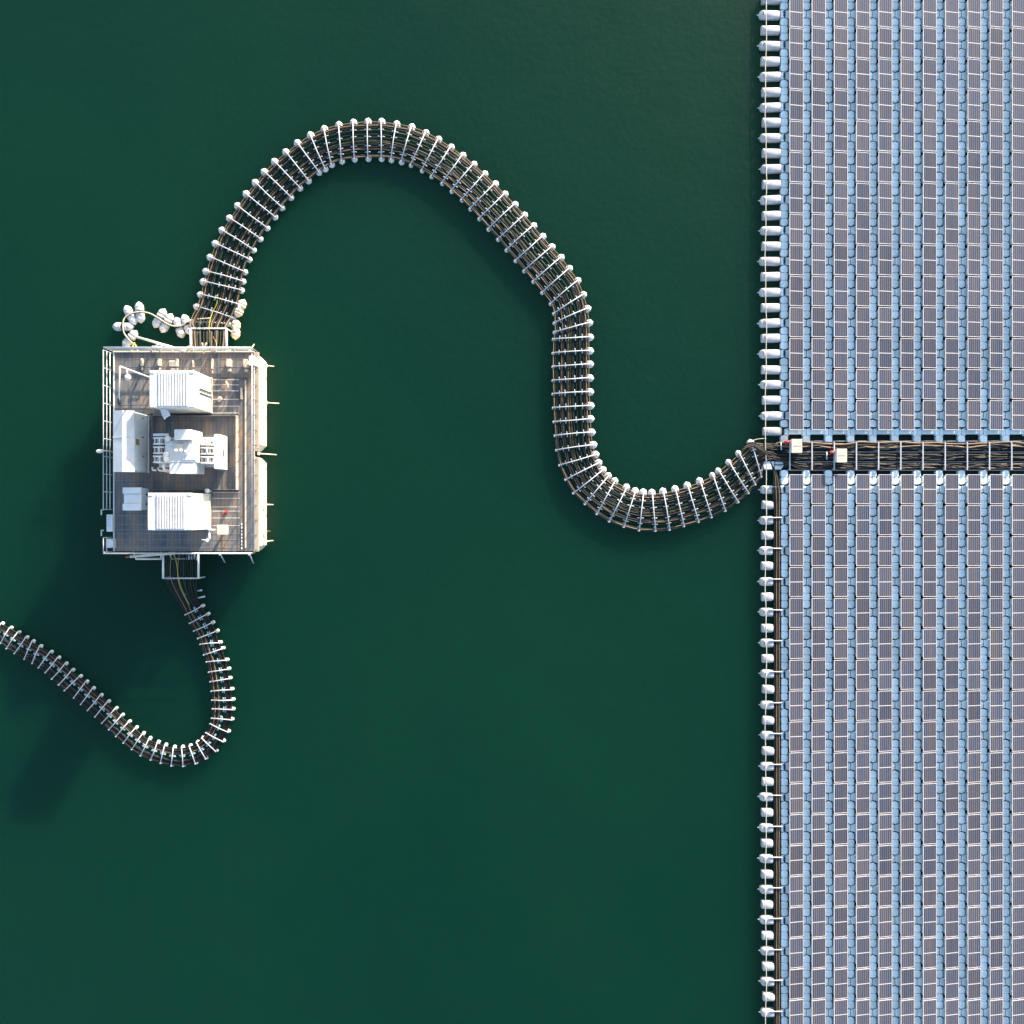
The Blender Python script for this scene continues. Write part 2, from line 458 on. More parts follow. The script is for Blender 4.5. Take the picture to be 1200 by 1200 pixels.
# ------------------------------------------------------------------ edge floats
XC = 17.2
def edge_mesh(x0, x1, dome):
    mb = MB(); r = 0.285
    L_ = x1-x0
    if dome:
        prof = [(0,0.015),(0.10,0.05),(0.14,0.07),(0.16,0.17),(0.22,0.24),(0.32,0.278),(0.5,r),(0.52,r-0.012),(0.54,r),(L_-0.05,r),(L_,r-0.04)]
    else:
        prof = [(0,r-0.05),(0.04,r),(0.10,r),(0.14,r-0.02),(0.18,r),(L_-0.05,r),(L_,r-0.04)]
    mb.lathe(prof, 24, 'x', (x0-XC,0,0.12), sq=0.62)
    return mb
def strap_mesh(x):
    mb = MB()
    pts = [(x-XC+0.04*(1-abs(math.cos(a))), 0.20*math.cos(a), 0.12+0.29*math.sin(a)) for a in [R(40+10*i) for i in range(11)]]
    mb.tube(pts, 0.022, 5); return mb
XR = stripx(0)-0.235; XRl = 17.43
meshes = {}
for nm, xr in (('u', XR), ('l', XRl)):
    for d in (True, False):
        me = edge_mesh(16.42 if d else 16.68, xr, d).mesh('edge_float_body', [M['float_white']]); fixnormals(me); meshes[(nm,d)] = me
stm = strap_mesh(16.78).mesh('strap', [M['dark']]); fixnormals(stm)
tb = MB(); tb.tube([(17.1-XC,0.17,0.44),(XR+0.12-XC,0.17,0.40)], 0.038, 6)
tbm = tb.mesh('tie_bar', [M['bar']]); fixnormals(tbm)
hbm = MB(); hbm.box(16.95-XC,17.05-XC,-0.06,0.06,0.38,0.43); hm_ = hbm.mesh('lug', [M['float_white']]); fixnormals(hm_)
def link(name, me, parent, loc=None):
    o = bpy.data.objects.new(name, me); COL.objects.link(o); o.parent = parent
    if loc: o.location = loc
    return o
for side, rows in (('u', UP[:15]), ('l', LO[:18])):
    word = 'above' if side == 'u' else 'below'
    for i, y in enumerate(rows):
        vis = i < (14 if side == 'u' else 18)
        yy = y + random.uniform(-0.02,0.02)
        if vis:
            t = thing('edge_float', (XC + 0.05*math.sin(y*0.35) + random.uniform(-0.03,0.03), yy, random.uniform(-0.03,0.02)), f'long white mooring float with pointed nose, {nth(i+1)} {word} the cable trench', 'float', 'pointed white floats along the left edge')
            t.rotation_euler[2] = random.gauss(0,0.022)
            link('float_body', meshes[(side,True)], t); link('strap', stm, t)
            if side == 'l': link('tie_bar', tbm, t)
            j = thing('joint_float', (stripx(0), y, 0), f'blue joint float with dark slot, {nth(i+1)} {word} the cable trench', 'float', 'slotted joint floats along the left edge')
            link('joint_body', jbm, j); link('slot', slm, j)
        ys = y - 1.03 if side == 'u' else y - 1.027
        if side == 'l' and i == 17: continue
        t = thing('blunt_edge_float', (XC + 0.05*math.sin(ys*0.35) + random.uniform(-0.03,0.03), ys + random.uniform(-0.03,0.03), random.uniform(-0.03,0.02)), f'short white edge float with blunt end, {nth(i+1)} {word} the cable trench', 'float', 'blunt white floats along the left edge')
        t.rotation_euler[2] = random.gauss(0,0.022)
        link('float_body', meshes[(side,False)], t); link('lug', hm_, t)
# blue double float at the trench mouth
t = thing('double_float', P(906,545.5,0), 'pale blue double float lying across the mouth of the cable trench', 'float')
a = P(894.3,540.5,0.35); b = P(907,550.3,0.35); mb = MB()
mb.slab([(a[0]+0.1,b[1]),(b[0],b[1]),(b[0],a[1]),(a[0],a[1]),(a[0]-0.02,b[1]+0.2)], -0.15, 0.36, 0.05); obj('float_half', mb, M['float_blue'], t)
a = P(908,540.5,0.35); b = P(919,550.3,0.35); mb = MB()
mb.slab([(a[0],b[1]),(b[0]-0.2,b[1]),(b[0],b[1]+0.3),(b[0]-0.1,a[1]),(a[0],a[1])], -0.15, 0.34, 0.05); obj('float_half', mb, M['float_blue'], t)

# long mooring line over the edge floats
mb = MB(); pts = []
for i in range(0, 130):
    y = -20 + i*9.7
    p = P(897.4 + 0.7*math.sin(i*0.33) + 0.3*math.sin(i*1.1), y, 0.47); pts.append(p)
mb.tube(pts, 0.03, 6)
obj('mooring_line', mb, M['line'], label='thin pale mooring line running over all white edge floats', cat='cable')

# ------------------------------------------------------------------ cable bridges
UB = []   # (outer, inner) in photo pixels, from the platform on
def c3(o, i, ox, oy, s): return ((ox+o[0]/s, oy+o[1]/s), (ox+i[0]/s, oy+i[1]/s))
UB += [((221,377),(268,379)), ((230,358.6),(272,372)), ((234.4,344.4),(279,356))]
for o, i in [((90,1046),(312,1098)),((105,986),(321,1046)),((130,904),(331,990)),((160,824),(357,916)),((199,746),(382,861)),((243,675),(421,795)),
             ((290,603),(462,731)),((340,533),(508,667)),((394,466),(549,612)),((447,403),(602,552)),((507,343),(655,497)),((573,287),(705,455)),
             ((641,234),(767,405)),((717,188),(803,385)),((797,152),(840,360)),((882,127),(900,340)),((968,113),(975,328)),((1052,108),(1055,325)),((1133,108),(1133,325))]:
    UB.append(c3(o, i, 220, 120, 5))
for o, i in [((97,98),(72,265)),((167,112),(120,275)),((234,137),(163,292)),((294,167),(215,317)),((353,204),(260,345)),((408,243),(310,377)),((460,285),(354,414)),
             ((511,330),(402,455)),((561,377),(442,497)),((606,425),(484,543)),((653,474),(527,592)),((698,524),(572,640)),((741,574),(613,690)),((784,624),(655,740)),
             ((827,673),(695,788)),((870,723),(738,838)),((909,775),(780,890)),((949,832),(820,942)),((975,898),(836,988)),((995,963),(838,1033)),((1004,1030),(838,1076))]:
    UB.append(c3(o, i, 440, 120, 4))
nb1 = len(UB)
for o, i in [((287,58),(112,68)),((287,122),(110,133)),((287,185),(110,197)),((287,250),(110,262)),((288,315),(110,325)),((290,380),(112,390)),((290,442),(115,456)),
             ((295,505),(120,521)),((303,564),(127,589)),((313,610),(142,660)),((327,649),(170,728)),((347,682),(207,792)),((372,711),(262,843)),((403,735),(318,890)),
             ((458,765),(376,925)),((499,782),(445,950)),((537,788),(517,967)),((578,790),(594,969)),((630,784),(660,964)),((687,773),(728,947)),((744,756),(796,927)),
             ((803,735),(857,905)),((862,706),(922,875)),((890,685),(982,835)),((938,645),(1030,792)),((985,603),(1062,752)),((1043,555),(1090,715))]:
    UB.append(c3(o, i, 620, 380, 4))
LB = []
for o, i in [((947,40),(868,82)),((972,78),(888,122)),((995,118),(908,158)),((1015,158),(927,193)),((1030,213),(938,220)),((1043,240),(955,270)),((1062,295),(968,303)),
             ((1070,337),(978,351)),((1076,381),(985,396)),((1085,433),(990,440)),((1090,482),(993,482)),((1090,527),(996,523)),((1085,575),(992,567)),((1068,632),(985,593)),
             ((1045,677),(965,635)),((1010,722),(945,660)),((963,757),(920,680)),((915,780),(886,697)),((857,792),(850,703)),((802,790),(812,703)),((752,777),(772,693)),
             ((705,762),(737,680)),((658,742),(698,662)),((617,713),(668,638)),((578,683),(635,611)),((543,652),(603,583)),((510,620),(570,552)),((477,590),(540,520)),
             ((445,560),(505,488)),((410,530),(470,458)),((378,502),(433,426)),((345,472),(402,395)),((302,437),(373,370)),((275,410),(337,340)),((242,383),(305,310)),
             ((212,353),(270,282)),((180,330),(235,255)),((150,310),(185,228)),((113,290),(150,205)),((67,263),(120,187)),((30,240),(83,163)),((2,215),(45,142)),
             ((-38,196),(4,122)),((-80,180),(-40,105))]:
    LB.append(c3(o, i, 0, 700, 4))

def podprof(r, l_out, l_in):
    return [(-l_in, r*0.55),(-l_in+0.08, r*0.9),(-l_in+0.18, r),(-0.02, r),(0.0,r*0.95),(0.02,r),(l_out*0.45, r*0.93),(l_out*0.75, r*0.62),(l_out*0.88,r*0.25),(l_out, r*0.16)]

def support(i, o2, i2, total, name, lab, grp, ro, ri, out_o, out_i, sads, zb=0.50, rs=0.045):
    A = P(*o2, zb); B = P(*i2, zb)
    c = ((A[0]+B[0])/2, (A[1]+B[1])/2, 0)
    t = thing(name, c, lab, 'cable float', grp)
    dx, dy = B[0]-A[0], B[1]-A[1]; L_ = math.hypot(dx,dy); dx/=L_; dy/=L_
    k = random.uniform(-0.03,0.03)
    mid = (c[0]-dy*k, c[1]+dx*k, zb+0.01)
    mb = MB(); mb.tube([A, mid, B], 0.035, 7)
    for e in (A, B): mb.lathe([(-0.03,0.05),(0.03,0.05)], 8, 'z', e)
    obj('crossbar', mb, M['bar'], t)
    ang = math.atan2(-dy,-dx) + random.uniform(-0.12,0.12)
    mb = MB(); mb.lathe(podprof(ro, out_o, 0.32), 14, 'x', (A[0],A[1],0.17), ang); obj('buoy', mb, M['pod'], t)
    ang = math.atan2(dy,dx) + random.uniform(-0.15,0.15)
    mb = MB(); mb.lathe(podprof(ri, out_i, 0.3), 14, 'x', (B[0]-dx*0.03,B[1]-dy*0.03,0.17), ang); obj('buoy', mb, M['pod'], t)
    for s_ in sads:
        s2 = s_ + random.uniform(-0.012,0.012)
        q = (A[0]+dx*L_*s2, A[1]+dy*L_*s2)
        ln = random.uniform(0.17,0.24); an = math.atan2(dx,-dy)+random.uniform(-0.15,0.15)
        mb = MB(); mb.lathe([(-ln,rs*0.5),(-ln+0.05,rs),(-0.03,rs),(-0.02,rs*0.8),(0.02,rs*0.8),(0.03,rs),(ln-0.05,rs),(ln,rs*0.5)], 8, 'x', (q[0],q[1],0.42), an)
        obj('saddle', mb, M['saddle'], t)

NU = len(UB)
for i, (o, n) in enumerate(UB):
    if i < 3: ro, ri, oo, oi = 0.23, 0.17, 0.32, 0.22
    elif i < 18: ro, ri, oo, oi = 0.255, 0.21, 0.34, 0.20
    elif i < 24: ro, ri, oo, oi = 0.25, 0.20, 0.32, 0.20
    elif i < nb1: ro, ri, oo, oi = 0.24, 0.15, 0.27, 0.13
    elif i < NU-5: ro, ri, oo, oi = 0.25, 0.11, 0.27, 0.10
    else: ro, ri, oo, oi = 0.20, 0.13, 0.2, 0.10
    if i == NU-1: ro, oo = 0.25, 0.26
    support(i, o, n, NU, 'cable_support', f'white crossbar with end buoys on big arched cable bridge, {nth(i+1)} from the platform', 'crossbar floats of the big arched cable bridge',
            ro, ri, oo, oi, (0.22,0.40,0.66,0.82) if i > 0 else (0.3,0.7))
for i, (o, n) in enumerate(LB):
    if i > 41:      # beyond the frame, kept so that the bridge runs on
        pass
    lower = i >= 13
    ro, ri, oo, oi = (0.12,0.08,0.11,0.07) if i < 15 else (0.10,0.13,0.12,0.13)
    if i >= 23: ro, ri, oo, oi = 0.08, 0.12, 0.08, 0.11
    support(i, o, n, len(LB), 'cable_support', f'white crossbar on narrow lower cable bridge, {nth(i+1)} from the platform', 'crossbar floats of the narrow lower cable bridge',
            ro, ri, oo, oi, (0.36,0.46) if i < 12 else (0.5,0.56), rs=0.045)

def spline(pts, sub=4):
    out = []
    n = len(pts)
    for i in range(n-1):
        p0 = pts[max(i-1,0)]; p1 = pts[i]; p2 = pts[i+1]; p3 = pts[min(i+2,n-1)]
        for s_ in range(sub):
            t = s_/sub; t2 = t*t; t3 = t2*t
            out.append(tuple(0.5*((2*p1[j])+(-p0[j]+p2[j])*t+(2*p0[j]-5*p1[j]+4*p2[j]-p3[j])*t2+(-p0[j]+3*p1[j]-3*p2[j]+p3[j])*t3) for j in range(3)))
    out.append(pts[-1])
    return out
def lerp(a, b, t): return a+(b-a)*t

TR = [(0.03,'cable_highlight',0.026),(0.085,'cable_brown',0.04),(0.115,'cable_highlight',0.036),(0.15,'cable_brown',0.045),(0.18,'cable_black',0.045),(0.245,'cable_brown',0.042),(0.275,'cable_grey',0.036),
      (0.37,'cable_black',0.042),(0.45,'cable_brown',0.042),(0.475,'cable_black',0.042),(0.53,'cable_green',0.022),(0.56,'cable_black',0.042),(0.59,'cable_highlight',0.03),(0.62,'cable_black',0.042),
      (0.69,'cable_brown',0.042),(0.72,'cable_black',0.045),(0.75,'cable_highlight',0.034),(0.78,'cable_brown',0.045),(0.855,'cable_black',0.042),(0.93,'cable_brown',0.04),(0.955,'cable_highlight',0.03),(0.985,'cable_grey',0.028)]
names = {'cable_green':'thin green', 'cable_highlight':'tan', 'cable_brown':'dark brown', 'cable_black':'black', 'cable_grey':'grey'}
px_tr = [910 + 26*q for q in range(13)]
for j, (t, mname, r) in enumerate(TR):
    pts = []
    def f_(px, z): pts.append(P(px[0], px[1], z))
    zr = 0.40 + random.uniform(-0.05,0.04)
    f_((lerp(226,262,t), 414), 2.12); f_((lerp(226,262,t)+random.uniform(-1,1), 408), 2.05)
    f_((lerp(224,264,t), 399), 1.85); f_((lerp(223,265,t), 385.5), 1.52)
    drift = 0
    for i, (o, n) in enumerate(UB):
        drift = 0.75*drift + random.uniform(-0.011,0.011)
        tt = min(0.99, max(0.015, t + drift))
        z = zr if i > 1 else (0.75 if i == 0 else 0.5)
        f_((lerp(o[0],n[0],tt), lerp(o[1],n[1],tt)), z + random.uniform(-0.02,0.015))
    y_in = lerp(519.5, 538, t)
    f_((lerp(889,894,t), lerp(519,544,t)), zr); f_((902, y_in + random.uniform(-1.5,1.5)), zr)
    if t < 0.42: yt = lerp(519.5, 527.5, t/0.42)
    elif t < 0.7: yt = lerp(532.0, 538.8, (t-0.42)/0.28)
    else: yt = lerp(543, 549, (t-0.7)/0.3)
    for q, px in enumerate(px_tr):
        if px < 924 and yt > 540:
            f_((px, lerp(536,539.5,(t-0.7)/0.3)), 0.42); f_((px+13, lerp(538,543,(t-0.7)/0.3)), 0.40); continue
        f_((px, yt + random.uniform(-0.4,0.4)), 0.36 + random.uniform(-0.03,0.05))
        f_((px+13, yt + random.uniform(-0.7,0.7)), 0.33 + random.uniform(-0.06,0.06))
    mb = MB(); mb.tube(spline(pts, 3), r, 6)
    lab = f'{names[mname]} cable running along the big arched bridge into the trench'
    obj('power_cable', mb, M[mname], label=lab, cat='cable', group=f'{names[mname]} cables of the big arched bridge')
# extra cables lying only in the trench
for j, (yt, mname, r) in enumerate([(519.2,'cable_highlight',0.05),(521,'cable_brown',0.045),(523.2,'cable_highlight',0.05),
                                    (533,'cable_brown',0.045),(536.5,'cable_grey',0.04),(545.6,'cable_grey',0.035)]):
    pts = [P(906+random.uniform(-6,6), yt+random.uniform(-2,2), 0.3)]
    for px in px_tr:
        pts.append(P(px+6, yt + random.uniform(-1.3,1.3), 0.40 + random.uniform(-0.03,0.05)))
        pts.append(P(px+19, yt + random.uniform(-1.6,1.6), 0.37 + random.uniform(-0.05,0.06)))
    mb = MB(); mb.tube(spline(pts, 3), r, 6)
    obj('trench_cable', mb, M[mname], label=f'{names[mname]} cable lying lengthwise in the trench between the panel fields', cat='cable', group=f'{names[mname]} cables lying only in the trench')

# cables that turn down along the left edge of the lower field
for j in range(6):
    x = 17.47 + j*0.083
    mname = ['cable_brown','cable_black','cable_highlight','cable_brown','cable_highlight','cable_black'][j]
    pts = [P(874-j*1.2, 521+j*1.5, 0.5), P(881, 518.6+j*0.8, 0.56), P(889, 521+j*1.0, 0.6), P(897+j*0.3, 528.5+j*1.0, 0.62), P(903+j*0.5, 541+j, 0.58), P(906.6+j*0.8, 556, 0.5), (x-0.12+0.02*j, P(0,574,0.45)[1], 0.45)]
    for i in range(1, 32):
        pts.append((x + random.uniform(-0.018,0.018), P(0, 574+i*20.5, 0.36)[1], 0.345))
    mb = MB(); mb.tube(spline(pts, 3), 0.036 if mname!='cable_highlight' else 0.03, 6)
    obj('edge_cable', mb, M[mname], label=f'{names[mname]} cable turning down along the left edge of the lower panel field', cat='cable', group=f'{names[mname]} cables along the left edge of the lower field')

# lower bridge cables
TL = [(0.06,'cable_brown',0.032),(0.11,'cable_black',0.042),(0.16,'cable_brown',0.042),(0.22,'cable_black',0.042),(0.28,'cable_black',0.04),(0.34,'cable_grey',0.026),(0.60,'cable_brown',0.036),(0.66,'cable_highlight',0.03),(0.72,'cable_black',0.042),(0.78,'cable_brown',0.042),
      (0.84,'cable_highlight',0.026),(0.89,'cable_black',0.042),(0.94,'cable_brown',0.04)]
for j, (t, mname, r) in enumerate(TL):
    pts = []
    zr = 0.40 + random.uniform(-0.05,0.04)
    u = 1-(j+0.5)/len(TL)
    for (py, z, a, b) in ((644,2.12,194,230),(650,2.0,194,230),(664,1.7,193,230),(678,1.35,193,231),(692,0.7,199,231),(706,0.45,209,234)):
        pts.append(P(lerp(a,b,u)+random.uniform(-0.8,0.8), py, z))
    drift = 0
    for i, (o, n) in enumerate(LB):
        drift = 0.75*drift + random.uniform(-0.012,0.012)
        tt = min(0.98, max(0.02, t + drift))
        pts.append(P(lerp(o[0],n[0],tt) if i < 15 or True else 0, lerp(o[1],n[1],tt), zr + random.uniform(-0.02,0.015)))
    mb = MB(); mb.tube(spline(pts, 3), r, 6)
    obj('power_cable', mb, M[mname], label=f'{names[mname]} cable running along the narrow lower bridge below the platform', cat='cable', group=f'{names[mname]} cables of the narrow lower bridge')
# thin yellow cable hanging from the platform onto the lower bridge, green-yellow one at the top
mb = MB(); mb.tube(spline([P(203,648,2.3),P(207,660,1.9),P(209,677,1.5),P(212,688,0.9),P(216,697,0.6),P(220.5,706,0.5),P(222,708,0.45)],4), 0.035, 6)
obj('yellow_cable', mb, M['cable_yellow'], label='thin yellow cable hanging from the platform onto the lower bridge', cat='cable')
mb = MB(); mb.tube(spline([P(252,414,2.3),P(253.5,402,2.0),P(249,394,1.7),P(245,386,1.6),P(246,376,1.0),P(249,366,0.6),P(254,356,0.5),P(255,345,0.46)],4), 0.032, 6)
obj('yellow_cable', mb, M['cable_yellow'], label='thin yellow green cable lying on top of the big arched bridge at the platform', cat='cable')
# small blue float on the yellow cable, loose bars beside the lower bridge head
mb = MB(); a = P(215.5,695.5,0.5); mb.lathe([(-0.2,0.03),(-0.15,0.09),(0.15,0.09),(0.2,0.03)], 10, 'x', a, R(-58)); obj('cable_joint', mb, M['saddle'], label='small pale blue joint sleeve on the yellow cable', cat='cable joint')
for (x0,y0,x1,y1,l_) in ((232,692.3,236.7,691.5,'upper'),(232.5,700.5,240,698.8,'lower')):
    mb = MB(); mb.tube([P(x0,y0,0.45),P(x1,y1,0.45)], 0.06, 7); mb.lathe([(-0.5,0.05),(0.02,0.05)],8,'z',P(x0,y0,0.45))
    obj('loose_bar', mb, M['bar'], label=f'short white bar sticking out beside the lower bridge head, {l_} of the two', cat='bar')

# ------------------------------------------------------------------ trench frames, rails, boxes
for k in range(12):
    px = 925.6 + 26*k
    if px > 1222: break
    a = P(px,518,0.5); b = P(px,550.5,0.5)
    t = thing('cable_trestle', (a[0], (a[1]+b[1])/2, 0), f'white trench crossbar holding cables, {nth(k+1)} from the left', 'cable frame', 'crossbars of the cable trench')
    mb = MB(); mb.box(a[0]-0.035, a[0]+0.035, b[1], a[1], 0.47, 0.53); obj('crossbar', mb, M['bar'], t)
    for py in (518.5, 529.5, 541, 549.8):
        q = P(px,py,0.5); mb = MB(); mb.box(q[0]-0.05,q[0]+0.05,q[1]-0.05,q[1]+0.05,-0.1,0.468); obj('leg', mb, M['saddle'], t)
    q0 = P(px-2.5,519,0.2); 
    mb = MB(); mb.slab(rr(a[0]-0.42,a[0]+0.10,b[1]+0.15,a[1]-0.15,0.06), -0.15, 0.14, 0.04); obj('trench_float', mb, M['dark_blue'], t)
for py, nm in ((516.9,'topmost'),(529.6,'second from the top'),(541.1,'third from the top'),(551.0,'lowest')):
    a = P(922,py,0.3); b = P(1225,py,0.3); mb = MB(); mb.box(a[0], b[0], a[1]-0.035, a[1]+0.035, 0.24, 0.30)
    obj('trench_batten', mb, M['seam'], label=f'long thin rail lengthwise in the cable trench, {nm}', cat='rail', group='rails of the cable trench')
for (x0,y0,x1,y1,lab) in ((927.6,514.6,940,530.8,'white junction box on the cable trench, left of the two'),(980.4,526,992.6,542,'white junction box on the cable trench, right of the two')):
    a = P(x0,y1,0.95); b = P(x1,y0,0.95)
    t = thing('junction_box', ((a[0]+b[0])/2,(a[1]+b[1])/2,0.3), lab, 'junction box', 'white junction boxes on the cable trench')
    mb = MB(); mb.cbox(a[0]+0.03,b[0]-0.03,a[1]+0.03,b[1]-0.03,0.45,0.90,0.02); obj('cabinet', mb, M['white'], t)
    mb = MB(); mb.cbox(a[0],b[0],a[1],b[1],0.90,0.96,0.02); lid = obj('lid', mb, M['cream'], t)
    mb = MB(); mb.cbox((a[0]+b[0])/2-0.09,(a[0]+b[0])/2+0.09,a[1]-0.03,a[1]+0.02,0.78,0.90,0.01); obj('latch', mb, M['post'], lid)
    mb = MB(); mb.box(a[0]+0.1,b[0]-0.1,(a[1]+b[1])/2-0.012,(a[1]+b[1])/2+0.012,0.958,0.968); obj('lid_seam', mb, M['seam'], lid)
    for sx in (a[0]+0.06, b[0]-0.06):
        for sy in (a[1]+0.06, b[1]-0.06):
            mb = MB(); mb.box(sx-0.03,sx+0.03,sy-0.03,sy+0.03,-0.05,0.45); obj('leg', mb, M['bar'], t)
def crumple(mb, c, rx, ry, rz, seed, n=9):
    rnd = random.Random(seed)
    vs = []; fs = []
    for i in range(6):
        th = math.pi*i/5
        for k in range(n):
            ph = 2*math.pi*k/n; w = rnd.uniform(0.7,1.15)
            vs.append((c[0]+rx*w*math.sin(th)*math.cos(ph), c[1]+ry*w*math.sin(th)*math.sin(ph), c[2]+rz*math.cos(th)))
    for i in range(5):
        for k in range(n):
            l_ = (k+1)%n; fs.append((i*n+k,(i+1)*n+k,(i+1)*n+l_,i*n+l_))
    mb.add(vs, fs)
mb = MB(); crumple(mb, P(922.5,518,0.6), 0.22, 0.13, 0.13, 3); obj('red_plug', mb, M['red'], label='crumpled red connector cover beside the left junction box', cat='cover')
mb = MB(); crumple(mb, P(975.2,530.3,0.6), 0.18, 0.12, 0.12, 5); obj('red_plug', mb, M['red'], label='crumpled red connector cover beside the right junction box', cat='cover')
mb = MB(); mb.tube([P(915.2,518.5,0.5),P(915.6,527.5,0.5)],0.04,6); obj('cable_stake', mb, M['bar'], label='thin white upright bar between trench mouth and the left red cover', cat='bar')
mb = MB(); mb.tube([P(968.8,529.5,0.5),P(968.8,538.5,0.5)],0.04,6); obj('cable_stake', mb, M['bar'], label='thin white bar just left of the right red cover', cat='bar')
mb = MB(); mb.tube(spline([P(881,517,0.45),P(886,515,0.4),P(892,514,0.42),P(898,514,0.45)],4),0.025,5); obj('tether', mb, M['rope'], label='thin rope from the last bridge buoy to the white mooring line', cat='rope')

# ------------------------------------------------------------------ platform
ZD = 2.2
DX0, DX1 = P(133,0,ZD)[0], -16.43
DY0, DY1 = P(0,646,ZD)[1], P(0,413,ZD)[1]
plat = thing('floating_platform', ((DX0+DX1)/2, (DY0+DY1)/2, 0), 'square white floating platform with grating deck carrying transformer and cabins', 'platform')
yg0, yg1 = P(0,536,1)[1], P(0,528,1)[1]
for (a, b) in ((DY0, yg0), (yg1, DY1)):
    mb = MB(); c = 0.35
    mb.slab([(DX0+0.4,a),(DX1-c,a),(DX1,a+c),(DX1,b-c),(DX1-c,b),(DX0+0.4,b)], -0.6, 2.06, 0.03)
    obj('pontoon', mb, M['hull'], plat)
# between the pontoons a recessed dark spacer
mb = MB(); mb.box(DX0+0.6, DX1-0.75, yg0+0.01, yg1-0.01, 0.2, 2.0); obj('spacer', mb, M['dark'], plat)
mb = MB(); mb.box(DX0, DX1-0.32, DY0, DY1, 2.066, ZD); obj('deck', mb, M['deck'], plat)
mb = MB(); mb.cbox(DX1-0.318, DX1+0.02, DY0-0.02, yg0-0.05, 2.064, ZD+0.05, 0.015); mb.cbox(DX1-0.318, DX1+0.02, yg1+0.05, DY1+0.02, 2.064, ZD+0.05, 0.015)
mb.box(DX1-0.318, DX1-0.25, yg0-0.05, yg1+0.05, 2.064, ZD+0.03)
obj('kerb', mb, M['kerb'], plat)
mb = MB(); mb.box(DX0, DX1-0.32, DY1+0.004, DY1+0.10, 1.95, ZD+0.12); obj('kerb', mb, M['cream'], plat)
mb = MB(); mb.box(DX0-0.002, DX0+0.07, DY0, DY1, 1.95, ZD+0.05); obj('kerb', mb, M['pale_grey'], plat)
# seams and grating beams
mb = MB()
def hl(y, x0, x1, w=0.028): a = P(x0,y,ZD); b = P(x1,y,ZD); mb.box(a[0],b[0],a[1]-w,a[1]+w,ZD-0.01,ZD+0.012+random.uniform(0,0.004))
def vl(x, y0, y1, w=0.024): a = P(x,y1,ZD); b = P(x,y0,ZD); mb.box(a[0]-w,a[0]+w,a[1],b[1],ZD-0.01,ZD+0.006+random.uniform(0,0.003))
for y in (445,451,458,468,476,484): hl(y, 249, 280)
for y in (577,584,594,599,607,616): hl(y, 249, 281)
obj('grating_seam', mb, M['line'], plat); mb = MB()
for y in (604.5,614.5,620.5,625.5,632.5,642): hl(y, 135, 282 if y > 621 else 196)
for y in (440,462,474): hl(y, 135, 200, 0.014)
for y in (563,567,572): hl(y, 135, 186, 0.014)
for y in (430,): hl(y, 140, 292, 0.014)
for x in (143,152,161): vl(x, 560, 644, 0.016)
for x in (152,186,248,256): vl(x, 416, 486, 0.014)
for x in (176,196,210,224,236,250): vl(x, 622, 644, 0.02)
for x in (256,268): vl(x, 577, 644, 0.014)
hl(532, 267, 298, 0.02); hl(573.5, 280, 296, 0.014)
obj('grating_seam', mb, M['seam'], plat)
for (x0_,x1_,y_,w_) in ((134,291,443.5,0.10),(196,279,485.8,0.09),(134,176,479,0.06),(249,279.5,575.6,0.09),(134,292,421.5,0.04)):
    a = P(x0_,y_,ZD); b = P(x1_,y_,ZD); mb = MB(); mb.box(a[0],b[0],a[1]-w_,a[1]+w_,ZD-0.01,ZD+0.003); obj('dark_strip', mb, M['post'], plat)  # thin dark strips laid nearly flush across the deck
# cable duct along the right side
mb = MB(); a = P(288,0,ZD)[0]
mb.box(a-0.035,a+0.035,P(0,642,ZD)[1],P(0,446,ZD)[1],ZD+0.02,ZD+0.10); obj('cable_duct', mb, M['cream'], plat)
mb = MB(); a = P(283.5,0,ZD)[0]
mb.box(a-0.05,a+0.05,P(0,468,ZD)[1],P(0,455,ZD)[1],ZD+0.02,ZD+0.18); obj('cable_duct', mb, M['cream'], plat)
mb = MB(); a = P(283.5,0,ZD)[0]
for y in range(613, 645, 4): mb.box(a-0.03,a+0.03,P(0,y+2.5,ZD)[1],P(0,y,ZD)[1],ZD+0.02,ZD+0.07)
obj('cable_duct', mb, M['white'], plat)
# railings
def railing(p0, p1, zs, spacing, r=0.032, posts=None, post_r=0.026):
    mb = MB(); L_ = math.hypot(p1[0]-p0[0], p1[1]-p0[1]); n = max(1, round(L_/spacing))
    for z in zs: mb.tube([(p0[0],p0[1],z),(p1[0],p1[1],z)], r, 6)
    for i in range(n+1):
        t = i/n; x, y = lerp(p0[0],p1[0],t), lerp(p0[1],p1[1],t)
        mb.tube([(x,y,1.95),(x,y,max(zs))], post_r, 6, 1)
    obj('railing', mb, [M['bar'], posts or M['bar']], plat)
xl = -26.01
railing((xl, P(0,597,3)[1]), (xl, P(0,410,3.4)[1]), (2.32,2.86,3.4), 1.08)
railing((xl, P(0,647,3)[1]), (xl, P(0,630,3)[1]), (2.86,3.4), 1.0)
yt = DY1+0.13
railing((xl, yt), (DX1-0.2, yt), (2.7,3.05,3.4), 1.3, r=0.045)
yb = DY0-0.10
railing((xl, yb), (DX1-0.25, yb), (2.7,3.05,3.4), 1.3, r=0.04)
xr_ = DX1-0.12
railing((xr_, DY0+0.1), (xr_, DY1-0.25), (2.86,3.4), 1.0, r=0.024, posts=M['post'])  # posts coloured dark to paint in their shaded side
